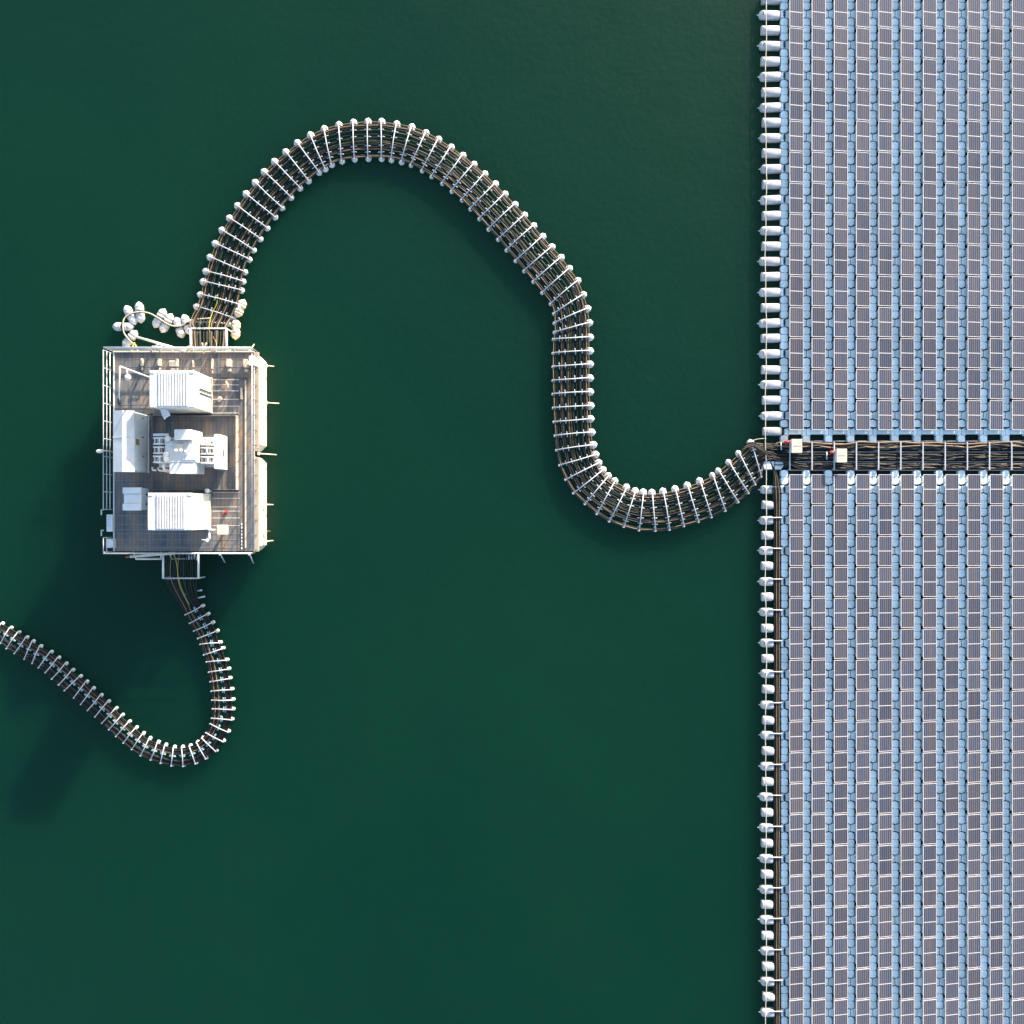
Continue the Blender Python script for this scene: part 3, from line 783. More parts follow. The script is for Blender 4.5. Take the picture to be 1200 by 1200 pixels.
# transformer bund
bx0, bx1, by0, by1 = P(180,0,ZD)[0], P(279.5,0,ZD)[0], P(0,574,ZD)[1], P(0,487.5,ZD)[1]
mb = MB(); mb.box(bx0,bx1,by0,by1,ZD+0.004,ZD+0.016); bund_floor = obj('bund_floor', mb, M['deck'], plat)
mb = MB(); mb.box(bx1-0.07,bx1,by0,by1,ZD+0.012,ZD+0.42); obj('bund_wall', mb, M['cream'], plat)  # right wall cream, its sunlight painted into the colour
w = 0.025
for q in ((bx0,bx0+w,by0,by1),(bx0+w+0.002,bx1-0.072,by0,by0+w),(bx0+w+0.002,bx1-0.072,by1-w,by1)):
    mb = MB(); mb.box(*q,ZD+0.012,ZD+0.40); obj('bund_wall', mb, M['seam'], plat)  # other walls painted darker as the unlit sides

# outlet frames
def goal(p0, p1, py_out, z, lab, flip):
    t = thing('cable_gantry', (P((p0+p1)/2, py_out, z)[0], P(0,py_out,z)[1], z), lab, 'frame')
    a = P(p0, py_out, z); b = P(p1, py_out, z); ye = DY1+0.1 if flip else DY0-0.1
    for q, pp in ((a,p0),(b,p1)):
        mb = MB(); mb.tube([(P(pp,0,ZD-0.1)[0],ye,ZD-0.1),(q[0],q[1],z)], 0.075, 8); obj('side_post', mb, M['white'], t)
    mb = MB(); mb.tube([a, b], 0.05, 8); obj('roller_bar', mb, M['bar'], t)
    mb = MB()
    for i in range(22):
        x = lerp(a[0]+0.1, b[0]-0.1, i/21)
        if random.random() < 0.7: mb.box(x-0.022,x+0.022,a[1]-0.06,a[1]+0.06,z+0.0,z+0.10+random.uniform(0,0.05))
    obj('clamp_row', mb, M['bar'], t)
    for q in (a, b):
        mb = MB(); mb.tube([(q[0],q[1],z),(q[0],q[1],-0.3)], 0.05, 6); obj('stake', mb, M['bar'], t)
    return t
goal(223.5, 265.5, 385, 1.6, 'white pipe frame above the platform holding the big bridge cables', True)
goal(191.2, 232.6, 677.5, 1.4, 'white pipe frame below the platform holding the lower bridge cables', False)
# cross bar below deck edge at the lower outlet
t = thing('cable_rack', P(190,654.6,1.6), 'horizontal white bracket bar along the lower platform edge, left of the outlet frame', 'bracket')
mb = MB(); mb.tube([P(159,654.8,1.7),P(190,654.8,1.7)], 0.07, 7); obj('bracket_bar', mb, M['white'], t)
for (x0,x1) in ((156,159.5),(188.5,189)):
    mb = MB(); mb.tube([P(x0,647,2.1),P(x1,654.8,1.7)], 0.055, 6); obj('arm', mb, M['white'], t)
t = thing('cable_rack', P(210,654.6,1.6), 'short white bracket bar inside the lower outlet frame', 'bracket')
mb = MB(); mb.tube([P(200.5,654.8,1.7),P(221,654.8,1.7)], 0.055, 7); obj('bracket_bar', mb, M['white'], t)
mb = MB(); mb.tube([P(198.5,647,2.1),P(200.8,655,1.7)], 0.06, 6); obj('arm', mb, M['white'], t)
mb = MB(); mb.tube([P(227.5,648,2.1),P(231,656,1.7)], 0.06, 6); obj('arm', mb, M['white'], t)
a = P(219,655.5,1.8); b = P(226,648,1.8); mb = MB(); mb.cbox(a[0],b[0],a[1],b[1],1.2,1.9,0.03)
obj('terminal_box', mb, M['grey_blue'], label='pale blue box hung on the lower platform edge', cat='box')
# small handle frame on the top edge
t = thing('boarding_handle', P(183,409,2.6), 'small white handle frame on the upper platform edge', 'handle')
mb = MB(); mb.tube([P(177,412,2.3),P(179,406.3,3.2),P(189.5,406.3,3.2),P(187.5,412,2.3)], 0.07, 7); obj('handle_tube', mb, M['white'], t)
mb = MB(); mb.tube([P(179,406.3,3.2),P(187,403.5,3.4)], 0.04, 6); obj('brace', mb, M['white'], t)
mb = MB(); mb.tube([P(219.5,411,2.4),P(221,406.5,3.1),P(224.5,406.5,3.1),P(224,411,2.4)],0.075,7)
obj('bent_pipe', mb, M['cream'], label='short cream bent handle beside the upper outlet frame', cat='handle')
mb = MB(); mb.tube([P(232,407.5,2.5),P(246,407.5,2.5)],0.06,7); mb.tube([P(238,407.5,2.5),P(239,414,2.3)],0.06,6); mb.tube([P(238,408,2.5),P(237,402,2.7)],0.05,6); mb.tube([P(239,408,2.5),P(242,402,2.7)],0.05,6)
obj('cable_comb', mb, M['cream'], label='cream cable comb inside the upper outlet frame', cat='cable comb')
mb = MB(); mb.lathe([(0,0.16),(0.5,0.12),(1.0,0.03)], 10, 'z', P(251.5,409.5,2.25)); obj('cable_cone', mb, M['cream'], label='white pointed cable gland where the yellow green cable enters', cat='cable gland')
# spars
mb = MB(); mb.tube([P(159,394.5,0.55),P(218,411.5,2.5)], 0.075, 8); obj('white_spar', mb, M['white'], label='long white pole leaning from the floats onto the upper platform edge', cat='pole')
t = thing('wooden_spar', P(176,651,2.2), 'yellowish pole with red tip slung under the lower railing', 'pole')
mb = MB(); mb.tube([P(152.5,652.4,2.0),P(205,648.2,2.3)], 0.085, 8); obj('shaft', mb, M['cream'], t)
mb = MB(); mb.tube([P(147.5,652.9,1.97),P(152.5,652.4,2.0)], 0.06, 8); obj('red_tip', mb, M['red'], t)
# mooring ropes leaving the platform
for i, (x0,y0,z0,x1,y1,z1,mt,desc) in enumerate([(312,428.5,0.9,321,429.5,0.2,'rope','topmost on the right side'),(312,472,0.9,327,472.8,0.1,'rope','second from top on the right side'),
        (303,531.5,1.9,324,533,0.1,'cream','in the gap between the pontoons'),(311,591.3,1.0,320,591.5,0.2,'rope','above the green rope on the right side'),
        (311,622.6,1.0,317,622.6,0.3,'cable_green','green one on the right side'),(311,634.5,1.0,320,633.5,0.2,'rope','lowest on the right side'),
        (292.5,411.5,2.1,297.8,403.5,0.7,'rope','at the upper right corner'),(268.5,411,2.1,272.5,407.7,1.4,'rope','right of the upper outlet frame'),
        (258,649,2.1,263.5,659,0.4,'bar','right of the lower outlet frame'),(292.3,649,2.1,297,660,0.4,'bar','at the lower right corner')]):
    t = thing('mooring_rope', P(x0,y0,z0), f'short mooring rope leaving the platform, {desc}', 'rope')
    mb = MB(); mb.tube([P(x0,y0,z0),P(x1,y1,z1),], 0.042, 6); obj('rope', mb, M[mt], t)
    mb = MB(); mb.cbox(t.location[0]-0.08,t.location[0]+0.08,t.location[1]-0.1,t.location[1]+0.1,z0-0.12,z0+0.1,0.02); obj('cleat', mb, M['cream'], t)

# left boarding ladder
t = thing('boarding_ladder', P(127,613,2.0), 'pale grey boarding steps at the left platform edge', 'ladder')
a = P(124,623,2.6); b = P(131,603,2.6); mb = MB(); mb.cbox(a[0],b[0],a[1],b[1],1.6,2.5,0.02); obj('step_box', mb, M['pale_grey'], t)
for k in range(4):
    y = lerp(b[1]-0.12,a[1]+0.25,k/4); mb = MB(); mb.box(a[0]+0.03,b[0]-0.12,y-0.035,y+0.0,2.503,2.53); obj('tread', mb, M['grey_blue'], t)
for (y0,y1) in ((597.5,603.5),(621.5,628)):
    mb = MB(); mb.tube([P(121.5,y0,3.2),P(118.8,y0,3.2),P(118.8,y1,3.2)], 0.05, 6); obj('hand_grip', mb, M['bar'], t)
a = P(124,642,2.7); b = P(132.5,631.5,2.7); t = thing('deck_box', ((a[0]+b[0])/2,(a[1]+b[1])/2,ZD), 'small pale grey box in the lower left platform corner', 'box')
mb = MB(); mb.cbox(a[0],b[0],a[1],b[1],ZD-0.2,2.7,0.03); obj('box_body', mb, M['pale_grey'], t)
for y in (632,640.5):
    p_ = P(132,y,2.72); mb = MB(); mb.box(p_[0]-0.1,p_[0]+0.15,p_[1]-0.05,p_[1]+0.03,2.62,2.72); obj('hinge', mb, M['bar'], t)
# leaning floodlight post on the left
t = thing('navigation_light', P(133,529.5,ZD), 'white lantern on an arm at the left railing', 'lamp')
b = P(133,529.6,ZD); k_ = 1.0
top = P(117.5,528.8,3.6)
mb = MB(); mb.tube([(b[0],b[1],ZD),(b[0]-0.05,b[1],3.5),(top[0],top[1],3.6)], 0.045, 7); obj('arm', mb, M['cream'], t)
mb = MB(); mb.lathe([(-0.18,0.06),(-0.1,0.11),(0.1,0.13),(0.2,0.08)], 10, 'x', (top[0]-0.05,top[1],3.62), 0.05); obj('lantern', mb, M['white'], t)

# cabins ------------------------------------------------------------
ZB = 2.30
def container(name, lab, roof_px, zr, base_right_px, doors, py_b=None):
    l, tp, r, bt = roof_px
    A = P(l, bt, zr); B = P(r, tp, zr)
    x0, x1, y0, y1 = A[0], B[0], A[1], B[1]
    t = thing(name, ((x0+x1)/2,(y0+y1)/2,ZD), lab, 'container', 'white container cabins on the platform')
    mb = MB(); mb.cbox(x0+0.03,x1-0.03,y0+0.03,y1-0.03,ZB+0.12,zr-0.07,0.02); obj('wall', mb, M['white'], t)
    # corrugated roof: border and ribs
    mb = MB(); mb.cbox(x0,x1,y0,y1,zr-0.07,zr-0.012,0.012)
    rx0, rx1 = x0+0.52, x1-0.40; n = 11; p = (rx1-rx0)/n
    for i in range(n):
        c = rx0+(i+0.5)*p; h = 0.05
        ya, yb_ = y0+0.08, y1-0.08
        mb.add([(c-p*0.34,ya,zr-0.014),(c+p*0.34,ya,zr-0.014),(c+p*0.2,ya+0.03,zr+h),(c-p*0.2,ya+0.03,zr+h),
                (c-p*0.34,yb_,zr-0.014),(c+p*0.34,yb_,zr-0.014),(c+p*0.2,yb_-0.03,zr+h),(c-p*0.2,yb_-0.03,zr+h)],
               [(0,1,2,3),(7,6,5,4),(3,2,6,7),(1,5,6,2),(4,0,3,7)])
    obj('roof', mb, M['white_roof'], t)
    for cx in (x0+0.03,x1-0.28):
        for cy in (y0+0.03,y1-0.19):
            mb = MB(); mb.cbox(cx,cx+0.25,cy,cy+0.16,zr-0.03,zr+0.02,0.015); obj('corner_casting', mb, M['pale_grey'], t)
    # sill and door frame on the right-hand face
    mb = MB(); mb.box(x0-0.02,x1+0.05,y0-0.02,y1+0.02,ZB-0.12,ZB+0.12); obj('base_frame', mb, M['cream'], t)
    for ya, yb_ in ((y0+0.02,y0+0.12),(y1-0.12,y1-0.02)):
        mb = MB(); mb.box(x1-0.028,x1+0.03,ya,yb_,ZB+0.122,zr-0.08); obj('door_post', mb, M['white'], t)
    if doors == 'rods':
        for s_ in (-1,1):
            ya, yb_ = ((y0+0.14, (y0+y1)/2-0.015) if s_<0 else ((y0+y1)/2+0.015, y1-0.14))
            mb = MB(); mb.cbox(x1-0.028,x1+0.012,ya,yb_,ZB+0.18,zr-0.14,0.01); d = obj('door', mb, M['white'], t)
            mb = MB(); yy = (y0+y1)/2+s_*0.13; mb.tube([(x1+0.05,yy,ZB+0.2),(x1+0.05,yy,zr-0.9)],0.03,6); obj('lock_rod', mb, M['dark'], d)
    else:
        n = 6
        for i in range(n):
            ya = lerp(y0+0.14,y1-0.14,i/n)+0.015; yb_ = lerp(y0+0.14,y1-0.14,(i+1)/n)-0.015
            mb = MB(); mb.cbox(x1-0.028,x1+0.02,ya,yb_,ZB+0.18,zr-0.2,0.01); obj('wall_panel', mb, M['white'], t)
    return t
container('container_cabin', 'white container cabin with ribbed roof and double door, uppermost on the platform', (175,434,228,477.5), 5.86, 248, 'rods')
container('container_cabin', 'white container cabin with ribbed roof and panelled end, lowest on the platform', (173,577.5,225,621.5), 6.0, 248, 'panels')
# switchgear cabin at the left
A = P(132,553,4.8); B = P(157,481,4.8); t = thing('switchgear_cabin', ((A[0]+B[0])/2,(A[1]+B[1])/2,ZD), 'long narrow white cabin with ridged roof along the left railing', 'cabin')
x0,x1,y0,y1 = A[0],B[0],A[1],B[1]
mb = MB(); mb.cbox(x0+0.05,x1-0.04,y0+0.06,y1-0.06,ZD+0.02,4.66,0.02); obj('wall', mb, M['grey_blue'], t)
xm = P(143.5,0,4.95)[0]; mb = MB()
for (ya,yb_) in ((y0,(y0+y1)/2-0.008+0.25),((y0+y1)/2+0.008+0.25,y1)):
    mb.add([(x0,ya,4.72),(xm,ya,4.98),(x1,ya,4.76),(x1,ya,4.68),(x0,ya,4.64),(x0,yb_,4.72),(xm,yb_,4.98),(x1,yb_,4.76),(x1,yb_,4.68),(x0,yb_,4.64)],
           [(4,3,2,1,0),(5,6,7,8,9),(0,1,6,5),(1,2,7,6),(2,3,8,7),(3,4,9,8),(4,0,5,9)])
obj('roof', mb, M['white_roof'], t)
mb = MB(); ym = (y0+y1)/2+0.25; mb.box(x0+0.01,x0+0.05,ym-0.02,ym+0.02,4.75,4.80); mb.add([(x0+0.02,ym-0.03,4.735),(xm,ym-0.03,5.0),(xm,ym+0.03,5.0),(x0+0.02,ym+0.03,4.735),(x0+0.02,ym-0.03,4.70),(xm,ym-0.03,4.96),(xm,ym+0.03,4.96),(x0+0.02,ym+0.03,4.70)],[(0,1,2,3),(7,6,5,4),(0,4,5,1),(3,2,6,7),(1,5,6,2),(0,3,7,4)])
obj('roof_joint', mb, M['pale_grey'], t)
mb = MB(); zz = 4.15; p_ = P(162.5,518,zz); mb.box(x1-0.045,x1-0.02,P(0,521.5,zz)[1],P(0,514.5,zz)[1],3.85,4.4); obj('warning_sign', mb, M['olive'], t)
for i in range(3):
    ya = lerp(y0+0.1,y1-0.1,i/3)+0.02; yb_ = lerp(y0+0.1,y1-0.1,(i+1)/3)-0.02
    mb = MB(); mb.cbox(x1-0.045,x1-0.024,ya,yb_,ZD+0.2,3.8 if i==1 else 4.5,0.008); d = obj('door', mb, M['grey_blue'], t)
    mb = MB(); mb.box(x1-0.023,x1+0.02,yb_-0.25,yb_-0.2,3.1,3.3); obj('handle', mb, M['dark'], d)
mb = MB(); mb.box(x1-0.03,x1+0.06,y0+0.02,y1-0.02,ZD+0.004,ZD+0.12); obj('base_frame', mb, M['pale_grey'], t)
for i in range(5):
    mb = MB(); xx = lerp(x0+0.75, x1+0.25, i/4); mb.tube([(xx,y1-0.04,ZD+0.3),(xx,y1+0.02,ZD+0.02)],0.04,6); obj('cable_gland', mb, M['dark'], t)

# transformer ------------------------------------------------------
def rb(x0,y0,x1,y1,z): a = P(x0,y1,z); b = P(x1,y0,z); return a[0],b[0],a[1],b[1]
tx = thing('transformer', P(222,529,ZD), 'large white transformer with radiators in the middle of the platform', 'transformer')
x0,x1,y0,y1 = rb(194.5,517.5,232,541.5,4.7)
mb = MB(); mb.cbox(x0,x1,y0,y1,ZD+0.25,4.7,0.04); tank = obj('tank', mb, M['white'], tx)
mb = MB(); mb.cbox(x0-0.06,x1+0.06,y0-0.05,y1+0.05,4.60,4.68,0.02); obj('tank_rim', mb, M['white'], tank)
q = rb(204,519.5,214,529,4.9); mb = MB(); mb.cbox(q[0],q[1],q[2],q[3],4.702,4.86,0.03); obj('hatch', mb, M['cream'], tank)
q = rb(213,531,229,539,4.8); mb = MB(); mb.cbox(q[0],q[1],q[2],q[3],4.702,4.76,0.02); obj('hatch', mb, M['pale_grey'], tank)
q = P(222,524,4.9); mb = MB(); mb.tube([P(218,533,4.78),P(220.5,526,4.86),P(224,521,4.86)],0.09,8); obj('pipe', mb, M['pale_grey'], tank)
for (px_,py_) in ((197,538),(199,514.5),(197,533)):
    mb = MB(); mb.lathe([(0,0.09),(0.3,0.10),(0.35,0.2),(0.45,0.17),(0.5,0.05)],10,'z',P(px_,py_,4.4)); obj('valve', mb, M['white'], tank)
q = rb(197,523,231,523.6,4.7); mb = MB(); mb.box(q[0],q[1],q[2],q[3]+0.01,4.70,4.715); obj('lid_seam', mb, M['grey_blue'], tank)
for i_ in range(7):
    for yy_ in (518.4, 540.6):
        b_ = P(196.5+i_*5.7, yy_, 4.7); mb = MB(); mb.lathe([(0,0.045),(0.05,0.045)],6,'z',(b_[0],b_[1],4.69)); obj('bolt', mb, M['grey_blue'], tank)
for px_, py_ in ((207,527),(213,527),(219,528.5)):
    mb = MB(); mb.lathe([(0,0.07),(0.06,0.11),(0.1,0.07),(0.16,0.11),(0.2,0.07),(0.26,0.1),(0.3,0.06),(0.42,0.03)],10,'z',P(px_,py_+1,4.75)); obj('bushing', mb, M['pale_grey'], tank)
# cable boxes
x0,x1,y0,y1 = rb(204,503.2,224,515.5,5.1); mb = MB(); mb.cbox(x0,x1,y0,y1,ZD+0.6,5.1,0.03); d = obj('cable_box', mb, M['white'], tx)
mb = MB(); mb.cbox(x0+0.1,x1+0.06,y0-0.03,y0+0.02,4.2,4.3,0.01); obj('box_seam', mb, M['cream'], d)
x0,x1,y0,y1 = rb(199,541.5,229,554.5,4.7); mb = MB(); mb.cbox(x0,x1,y0,y1,ZD+0.6,4.6,0.03); d = obj('cable_box', mb, M['pale_grey'], tx)
mb = MB(); mb.cbox(x0-0.03,x1+0.03,y0-0.03,y1+0.01,4.602,4.68,0.02); obj('box_lid', mb, M['pale_grey'], d)
# radiator banks
def radiator(xs, ys, z, ztop):
    x0,x1,y0,y1 = rb(xs[0],ys[0],xs[1],ys[1],ztop)
    n = 3
    for i in range(n):
        ya, yb_ = lerp(y0,y1,i/n)+0.04, lerp(y0,y1,(i+1)/n)-0.04
        mb = MB()
        for k in range(4):
            xx = lerp(x0+0.04,x1-0.04,k/3)
            mb.cbox(xx-0.035,xx+0.035,ya+0.03,yb_-0.03,ZD+0.45,ztop-0.12,0.015)
        mb.tube([(x0,ya+0.06,ztop-0.02),(x1,ya+0.06,ztop-0.02)],0.055,8); mb.tube([(x0,yb_-0.06,ztop-0.02),(x1,yb_-0.06,ztop-0.02)],0.055,8)
        mb.tube([(x0,ya+0.05,ZD+0.5),(x1,ya+0.05,ZD+0.5)],0.05,6)
        if i == 1: mb.tube([((x0+x1)/2,ya,ztop-0.01),((x0+x1)/2,yb_,ztop-0.01)],0.06,8)
        else: mb.tube([((x0*0.45+x1*0.55),ya+0.03,ztop-0.015),((x0*0.45+x1*0.55),yb_-0.03,ztop-0.015)],0.05,8)
        obj('radiator', mb, M['white'], tx)
radiator((179.5,193), (511.5,543.5), 0, 4.55)
radiator((235,250), (512.5,544.5), 0, 4.55)
mb = MB(); x0,x1,y0,y1 = rb(179.5,508,197,511,4.4)
mb.box(x0,x1,y0,y1,4.2,4.4); obj('header', mb, M['pale_grey'], tx)
for (a_,b_) in (((193,520,4.2),(197,520,4.2)),((193,536,4.2),(197,536,4.2)),((231,521.5,4.2),(236,521.5,4.2)),((231,536,4.2),(236,536,4.2))):
    mb = MB(); mb.tube([P(*a_),P(*b_)],0.10,8); obj('pipe', mb, M['white'], tx)
mb = MB(); mb.tube([P(193,541,4.3),P(191,546,4.3),P(192.5,550,3.6),P(200,551,3.4)],0.09,8); obj('pipe', mb, M['white'], tx)
mb = MB(); mb.tube([P(178.5,547.5,3.6),P(179,551,3.5),P(183,551,3.5)],0.07,7); mb.tube([P(185,548,3.6),P(186,551,3.5),P(200,553,3.2)],0.07,7); obj('pipe', mb, M['white'], tx)
mb = MB(); x0,x1,y0,y1 = rb(178,506,264,552,ZD+0.4)
mb.box(x0+0.4,x1,y0+0.25,y0+0.5,ZD+0.02,ZD+0.25); mb.box(x0+0.4,x1,y1-0.6,y1-0.35,ZD+0.02,ZD+0.25); obj('skid', mb, M['pale_grey'], tx)
# control cabinet at its right end
x0,x1,y0,y1 = rb(250.5,508.8,256.5,549.5,4.4)
mb = MB(); mb.cbox(x0,x1,y0,y1,ZD+0.3,4.4,0.03); cb_ = obj('control_cabinet', mb, M['white'], tx)
for f_y in (0.28,0.72):
    yy = lerp(y0,y1,f_y); mb = MB(); mb.box(x1-0.01,x1+0.006,yy-0.012,yy+0.012,ZD+0.5,4.3); obj('door_gap', mb, M['seam'], cb_)
mb = MB(); yy = (y0+y1)/2-0.05; mb.box(x1-0.01,x1+0.012,yy-0.22,yy+0.22,3.25,3.45); obj('vent', mb, M['cable_brown'], cb_)

# small auxiliary cabinet (left, lower)
x0,x1,y0,y1 = rb(143.5,571.2,165,598.2,3.9)
t = thing('auxiliary_cabinet', ((x0+x1)/2,(y0+y1)/2,ZD), 'small pale grey cabinet with stepped roof between the cabins at lower left', 'cabinet')
mb = MB(); mb.cbox(x0+0.04,x1-0.03,y0+0.03,y1-0.03,ZD+0.1,3.72,0.02); obj('wall', mb, M['grey_blue'], t)
mb = MB()
for (f0,f1,zz,dx_) in ((0,0.3,3.9,0.0),(0.306,0.72,3.84,0.06),(0.726,1,3.9,0.0)):
    mb.cbox(x0+dx_,x1,lerp(y0,y1,f0),lerp(y0,y1,f1),3.722,zz,0.02)
obj('roof', mb, M['pale_grey'], t)
for f0 in (0.28,0.72):
    yy = lerp(y0,y1,f0); mb = MB(); mb.cbox(x1-0.02,x1+0.14,yy-0.07,yy+0.07,2.7,2.95,0.02); obj('hinge', mb, M['dark'], t)
# loose sheet on deck and small stuff
mb = MB(); pts = [(187,479),(192.5,478.6),(196.5,481.5),(199,486.5),(194,489.5),(192,491.5),(189.5,486.5)]
top = [P(x,y,4.3) for x,y in pts]
c0 = P(193,485,2.7)
mb.slab([ (p[0],p[1]) for p in reversed([P(x,y,5.0) for x,y in pts])], 4.86, 5.0, 0.05)
obj('tarpaulin', mb, M['sheet'], label='crumpled white sheet hanging at the lower wall of the uppermost cabin', cat='tarpaulin')
x0,x1,y0,y1 = rb(254,615.2,265.3,626.8,3.2)
t = thing('meter_box', ((x0+x1)/2,(y0+y1)/2,ZD), 'cream square box on a post right of the lowest cabin', 'box')
mb = MB(); mb.cbox(x0,x1,y0,y1,2.75,3.2,0.03); obj('box_body', mb, M['cream'], t)
mb = MB(); mb.box((x0+x1)/2-0.06,(x0+x1)/2+0.06,(y0+y1)/2-0.06,(y0+y1)/2+0.06,ZD+0.012,2.75); obj('post', mb, M['bar'], t)
mb = MB(); mb.tube([P(244,621,2.95),P(254.2,621.2,2.95)],0.07,7); obj('conduit', mb, M['white'], t)
t = thing('corner_pipe', P(245,622,ZD), 'thin white bent pipe at the lower right corner of lowest cabin', 'pipe')  # bent pipe ending in a nozzle, no lamp
mb = MB(); mb.tube([P(245.8,622.5,2.9),P(245.5,631,2.9),P(243.5,633,2.9)],0.07,7); obj('pipe_bend', mb, M['white'], t)
mb = MB(); mb.tube([P(243.5,633,2.9),P(236,632.5,2.9)],0.035,6); mb.lathe([(-0.02,0.12),(0.1,0.1)],8,'z',P(243.2,633.2,2.88)); obj('nozzle', mb, M['white'], t)
mb = MB(); crumple(mb, P(264.8,600,ZD+0.15), 0.125, 0.14, 0.15, 8); crumple(mb, P(261.5,602.5,ZD+0.08), 0.06, 0.10, 0.06, 9)
obj('red_canister', mb, M['red'], label='small bright red canister on deck right of the lowest cabin', cat='canister')
mb = MB(); crumple(mb, P(257.5,468,ZD+0.12), 0.2, 0.2, 0.12, 11); obj('rag', mb, M['rope'], label='small crumpled beige rag on deck right of the uppermost cabin', cat='rag')
mb = MB(); mb.lathe([(0,0.1),(0.5,0.1),(0.6,0.16),(0.8,0.14),(0.85,0.04)],10,'z',P(246.5,575.5,ZD)); obj('vent_cap', mb, M['pale_grey'], label='small pale vent cap above the lowest cabin', cat='vent')
mb = MB(); mb.tube([P(264.5,446,ZD+0.2),P(266.5,450,ZD+0.2),P(267.3,455,ZD+0.2)],0.07,7); obj('short_pipe', mb, M['cream'], label='short cream pipe lying on deck near the upper right corner', cat='pipe')
x0,x1,y0,y1 = rb(292,417.5,298.3,427.8,3.1)
t = thing('corner_box', ((x0+x1)/2,(y0+y1)/2,ZD), 'white box in the upper right platform corner', 'box')
mb = MB(); mb.cbox(x0,x1,y0,y1,ZD+0.01,3.02,0.02); obj('box_body', mb, M['white'], t)
mb = MB(); mb.cbox(x0-0.03,x1+0.03,y0-0.03,y1+0.03,3.022,3.09,0.02); obj('lid', mb, M['white'], t)
# row of cream ducts along the upper edge
for i, (px_, py0, py1, w, h) in enumerate([(165.7,420,428.5,0.06,0.25),(186,420,428.5,0.08,0.35),(202,422.5,429,0.22,0.22),(207,420,429,0.07,0.3),(226,422,430,0.05,0.2),(248,420,432,0.04,0.3),(267.5,420.5,429.5,0.14,0.45),(287.5,421,430,0.14,0.45)]):
    a = P(px_,py1,ZD+h); b = P(px_,py0,ZD+h)
    t = thing('cable_riser', (a[0],(a[1]+b[1])/2,ZD), f'cream cable riser on deck below the upper railing, {nth(i+1)} from the left', 'cable riser', 'cable risers below the upper railing')
    mb = MB(); mb.cbox(a[0]-w,a[0]+w,a[1],b[1],ZD+0.012,ZD+h,0.015); obj('riser', mb, M['cream'], t)
    mb = MB(); mb.cbox(a[0]-w*0.7,a[0]+w*0.7,a[1]-0.28,a[1]-0.10,ZD+0.012,ZD+h*0.6,0.015); obj('foot', mb, M['cream'], t)
# lamp post with arm over the upper-left corner
b = P(188,447,ZD); top = P(139,430.5,9.2)
t = thing('lamp_post', (b[0],b[1],ZD), 'tall white lamp post with long arm behind the uppermost cabin', 'lamp post')
d_ = (b[0], b[1])
mb = MB(); mb.tube([(b[0],b[1],ZD),(b[0],b[1],9.0)],0.055,8); 
tt = P(139,431,9.0)
obj('pole', mb, M['white'], t)
e = P(136.5,467,9.05)
s0 = (b[0],b[1],9.05)
mb = MB(); mb.tube([s0,(s0[0],s0[1]-0.3,9.1),(b[0]-0.05,e[1],9.05)],0.05,8); obj('arm', mb, M['white'], t)
mb = MB(); mb.lathe([(-0.22,0.04),(-0.15,0.1),(0.15,0.1),(0.2,0.05)],10,'x',(b[0]-0.06,e[1]-0.15,9.02),R(90)); obj('lamp_head', mb, M['dark'], t)
mb = MB(); mb.tube([(b[0],b[1],8.0),(b[0]+0.05,b[1]-0.42,8.0),],0.045,7); br_ = obj('bracket', mb, M['white'], t)
mb = MB(); mb.lathe([(-0.2,0.03),(-0.16,0.14),(0,0.2),(0.14,0.16),(0.2,0.04)],12,'z',(b[0]+0.05,b[1]-0.5,7.95)); obj('dome_camera', mb, M['white'], br_)

# ------------------------------------------------------------------ chained pods at the upper left
def pod_profile(L_, r):
    h = L_/2
    return [(-h,0.02),(-h+0.06,0.08),(-h+0.1,0.16),(-h+0.22,r*0.86),(-h+0.32,r),(-0.30,r),(-0.28,r*0.9),(-0.26,r),(-0.09,r*0.99),(-0.07,r*0.86),(0.07,r*0.86),(0.09,r*0.99),(0.26,r),(0.28,r*0.9),(0.30,r),(h-0.3,r),(h-0.2,r*0.86),(h-0.1,0.16),(h-0.05,0.07),(h,0.02)]
CH = [(144.5,382.9,0,'lying crosswise at the far left of the loop'),(153,369.4,-62,'upper left on the loop'),(164,366.2,-84,'topmost on the loop'),(187,373,60,'left one of the middle pair'),(195.4,378.8,60,'right one of the middle pair'),
      (210.2,384,-72,'left one of the pair beside the big bridge'),(219.2,380.5,-70,'right one of the pair beside the big bridge'),(152.4,397.4,52,'closest to the platform, touched by the white pole')]
for i, (x,y,a,d) in enumerate(CH):
    z = 0.2; c = P(x,y,z)
    t = thing('chain_buoy', (c[0],c[1],0), f'white capsule buoy, {d}', 'buoy', 'white capsule buoys on the hose loop')
    mb = MB(); mb.lathe(pod_profile(1.48,0.29), 16, 'x', c, R(a)); obj('buoy_shell', mb, M['pod'], t)
    mb = MB(); ca, sa = math.cos(R(a)), math.sin(R(a))
    pts = [(c[0]-sa*0.31*math.cos(q), c[1]+ca*0.31*math.cos(q), z+0.31*math.sin(q)) for q in [R(15*i_) for i_ in range(13)]]
    mb.tube(pts, 0.05, 6); obj('strap', mb, M['cable_brown'], t)
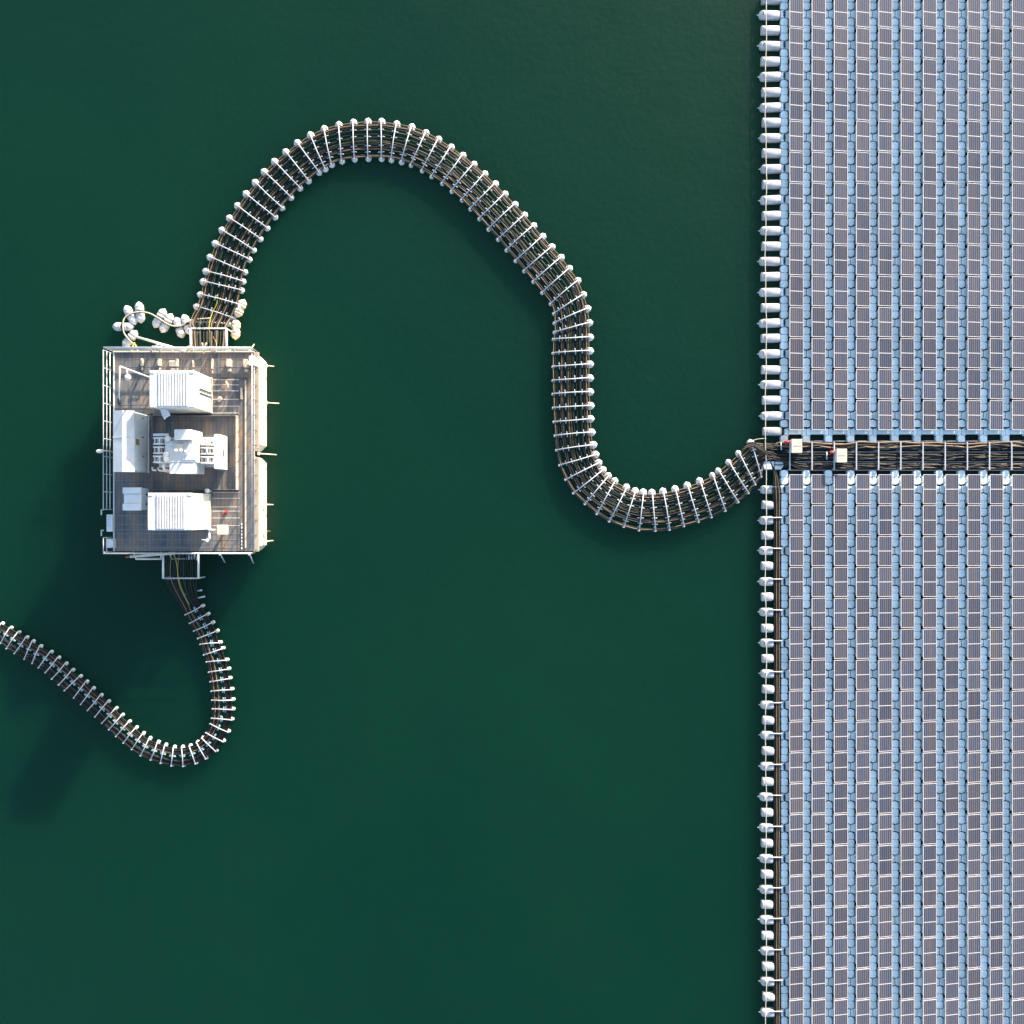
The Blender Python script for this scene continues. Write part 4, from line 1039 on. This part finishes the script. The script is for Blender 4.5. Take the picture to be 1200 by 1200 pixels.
for (x,y,a,L_,d) in ((281.5,361.5,66,1.35,'upper of two beside the big bridge foot'),(276.2,386.2,88,1.4,'lower of two beside the big bridge foot')):
    c = P(x,y,0.22); t = thing('chain_buoy', (c[0],c[1],0), f'cream capsule buoy, {d}', 'buoy', 'cream capsule buoys')
    mb = MB(); mb.lathe(pod_profile(L_,0.31), 16, 'x', c, R(a)); obj('buoy_shell', mb, M['pod_cream'], t)
    ca, sa = math.cos(R(a)), math.sin(R(a))
    mb = MB(); mb.cbox(c[0]-0.08,c[0]+0.08,c[1]-0.2,c[1]+0.2,0.45,0.535,0.02); obj('saddle_plate', mb, M['grey_blue'], t)
mb = MB(); mb.tube(spline([P(161.5,412,1.9),P(159,405,0.9),P(153,400,0.6),P(146,391.5,0.5),P(144,383,0.53),P(145.5,373.5,0.5),P(153,367.5,0.53),P(164,365.3,0.54),P(175,367,0.5),P(184,371.8,0.54),P(196,379.3,0.53),P(204,382,0.52),P(213,381.5,0.53),P(220,377,0.54),P(231,374,0.6),P(246,373,0.62)],5),0.045,7)
obj('hose', mb, M['rope'], label='beige hose looping through the white capsule buoys to the big bridge', cat='hose')
mb = MB(); mb.tube([P(155,412,2.2),P(155.8,405,1.6),P(158,402,1.2)],0.06,6); mb.tube([P(155,411,2.2),P(160,404.5,1.3)],0.04,6)
obj('yellow_tether', mb, M['cable_yellow'], label='small yellow tether at the upper platform edge under the hose', cat='tether')

# ------------------------------------------------------------------ light, sky, camera
EL, AZ = 14.8, 30.0       # sun elevation, clockwise from +Y
w = bpy.data.worlds.new('World'); sc.world = w; w.use_nodes = True
nt = w.node_tree; sk = nt.nodes.new('ShaderNodeTexSky'); sk.sky_type = 'NISHITA'; sk.sun_disc = False
sk.sun_elevation = R(EL); sk.sun_rotation = R(AZ); sk.air_density = 1.0; sk.dust_density = 1.5; sk.ozone_density = 0.9
nt.links.new(sk.outputs[0], nt.nodes['Background'].inputs['Color']); nt.nodes['Background'].inputs['Strength'].default_value = 0.14
import mathutils
ld = bpy.data.lights.new('sun', 'SUN'); ld.energy = 4.3; ld.angle = R(0.5); ld.color = (1.0, 0.87, 0.72)
lo = bpy.data.objects.new('sun', ld); COL.objects.link(lo)
sd = mathutils.Vector((math.sin(R(AZ))*math.cos(R(EL)), math.cos(R(AZ))*math.cos(R(EL)), math.sin(R(EL))))
lo.rotation_euler = (-sd).to_track_quat('-Z','Y').to_euler(); lo.location = sd*100
cam = bpy.data.cameras.new('camera'); cam.sensor_width = 36; cam.lens = 36*H*S/1200; cam.clip_end = 6000
co = bpy.data.objects.new('camera', cam); COL.objects.link(co); co.location = (0,0,H); co.rotation_euler = (0,0,0)
sc.camera = co
sc.view_settings.view_transform = 'Standard'; sc.view_settings.look = 'None'; sc.view_settings.gamma = 1.0
sc.view_settings.exposure = 1.78
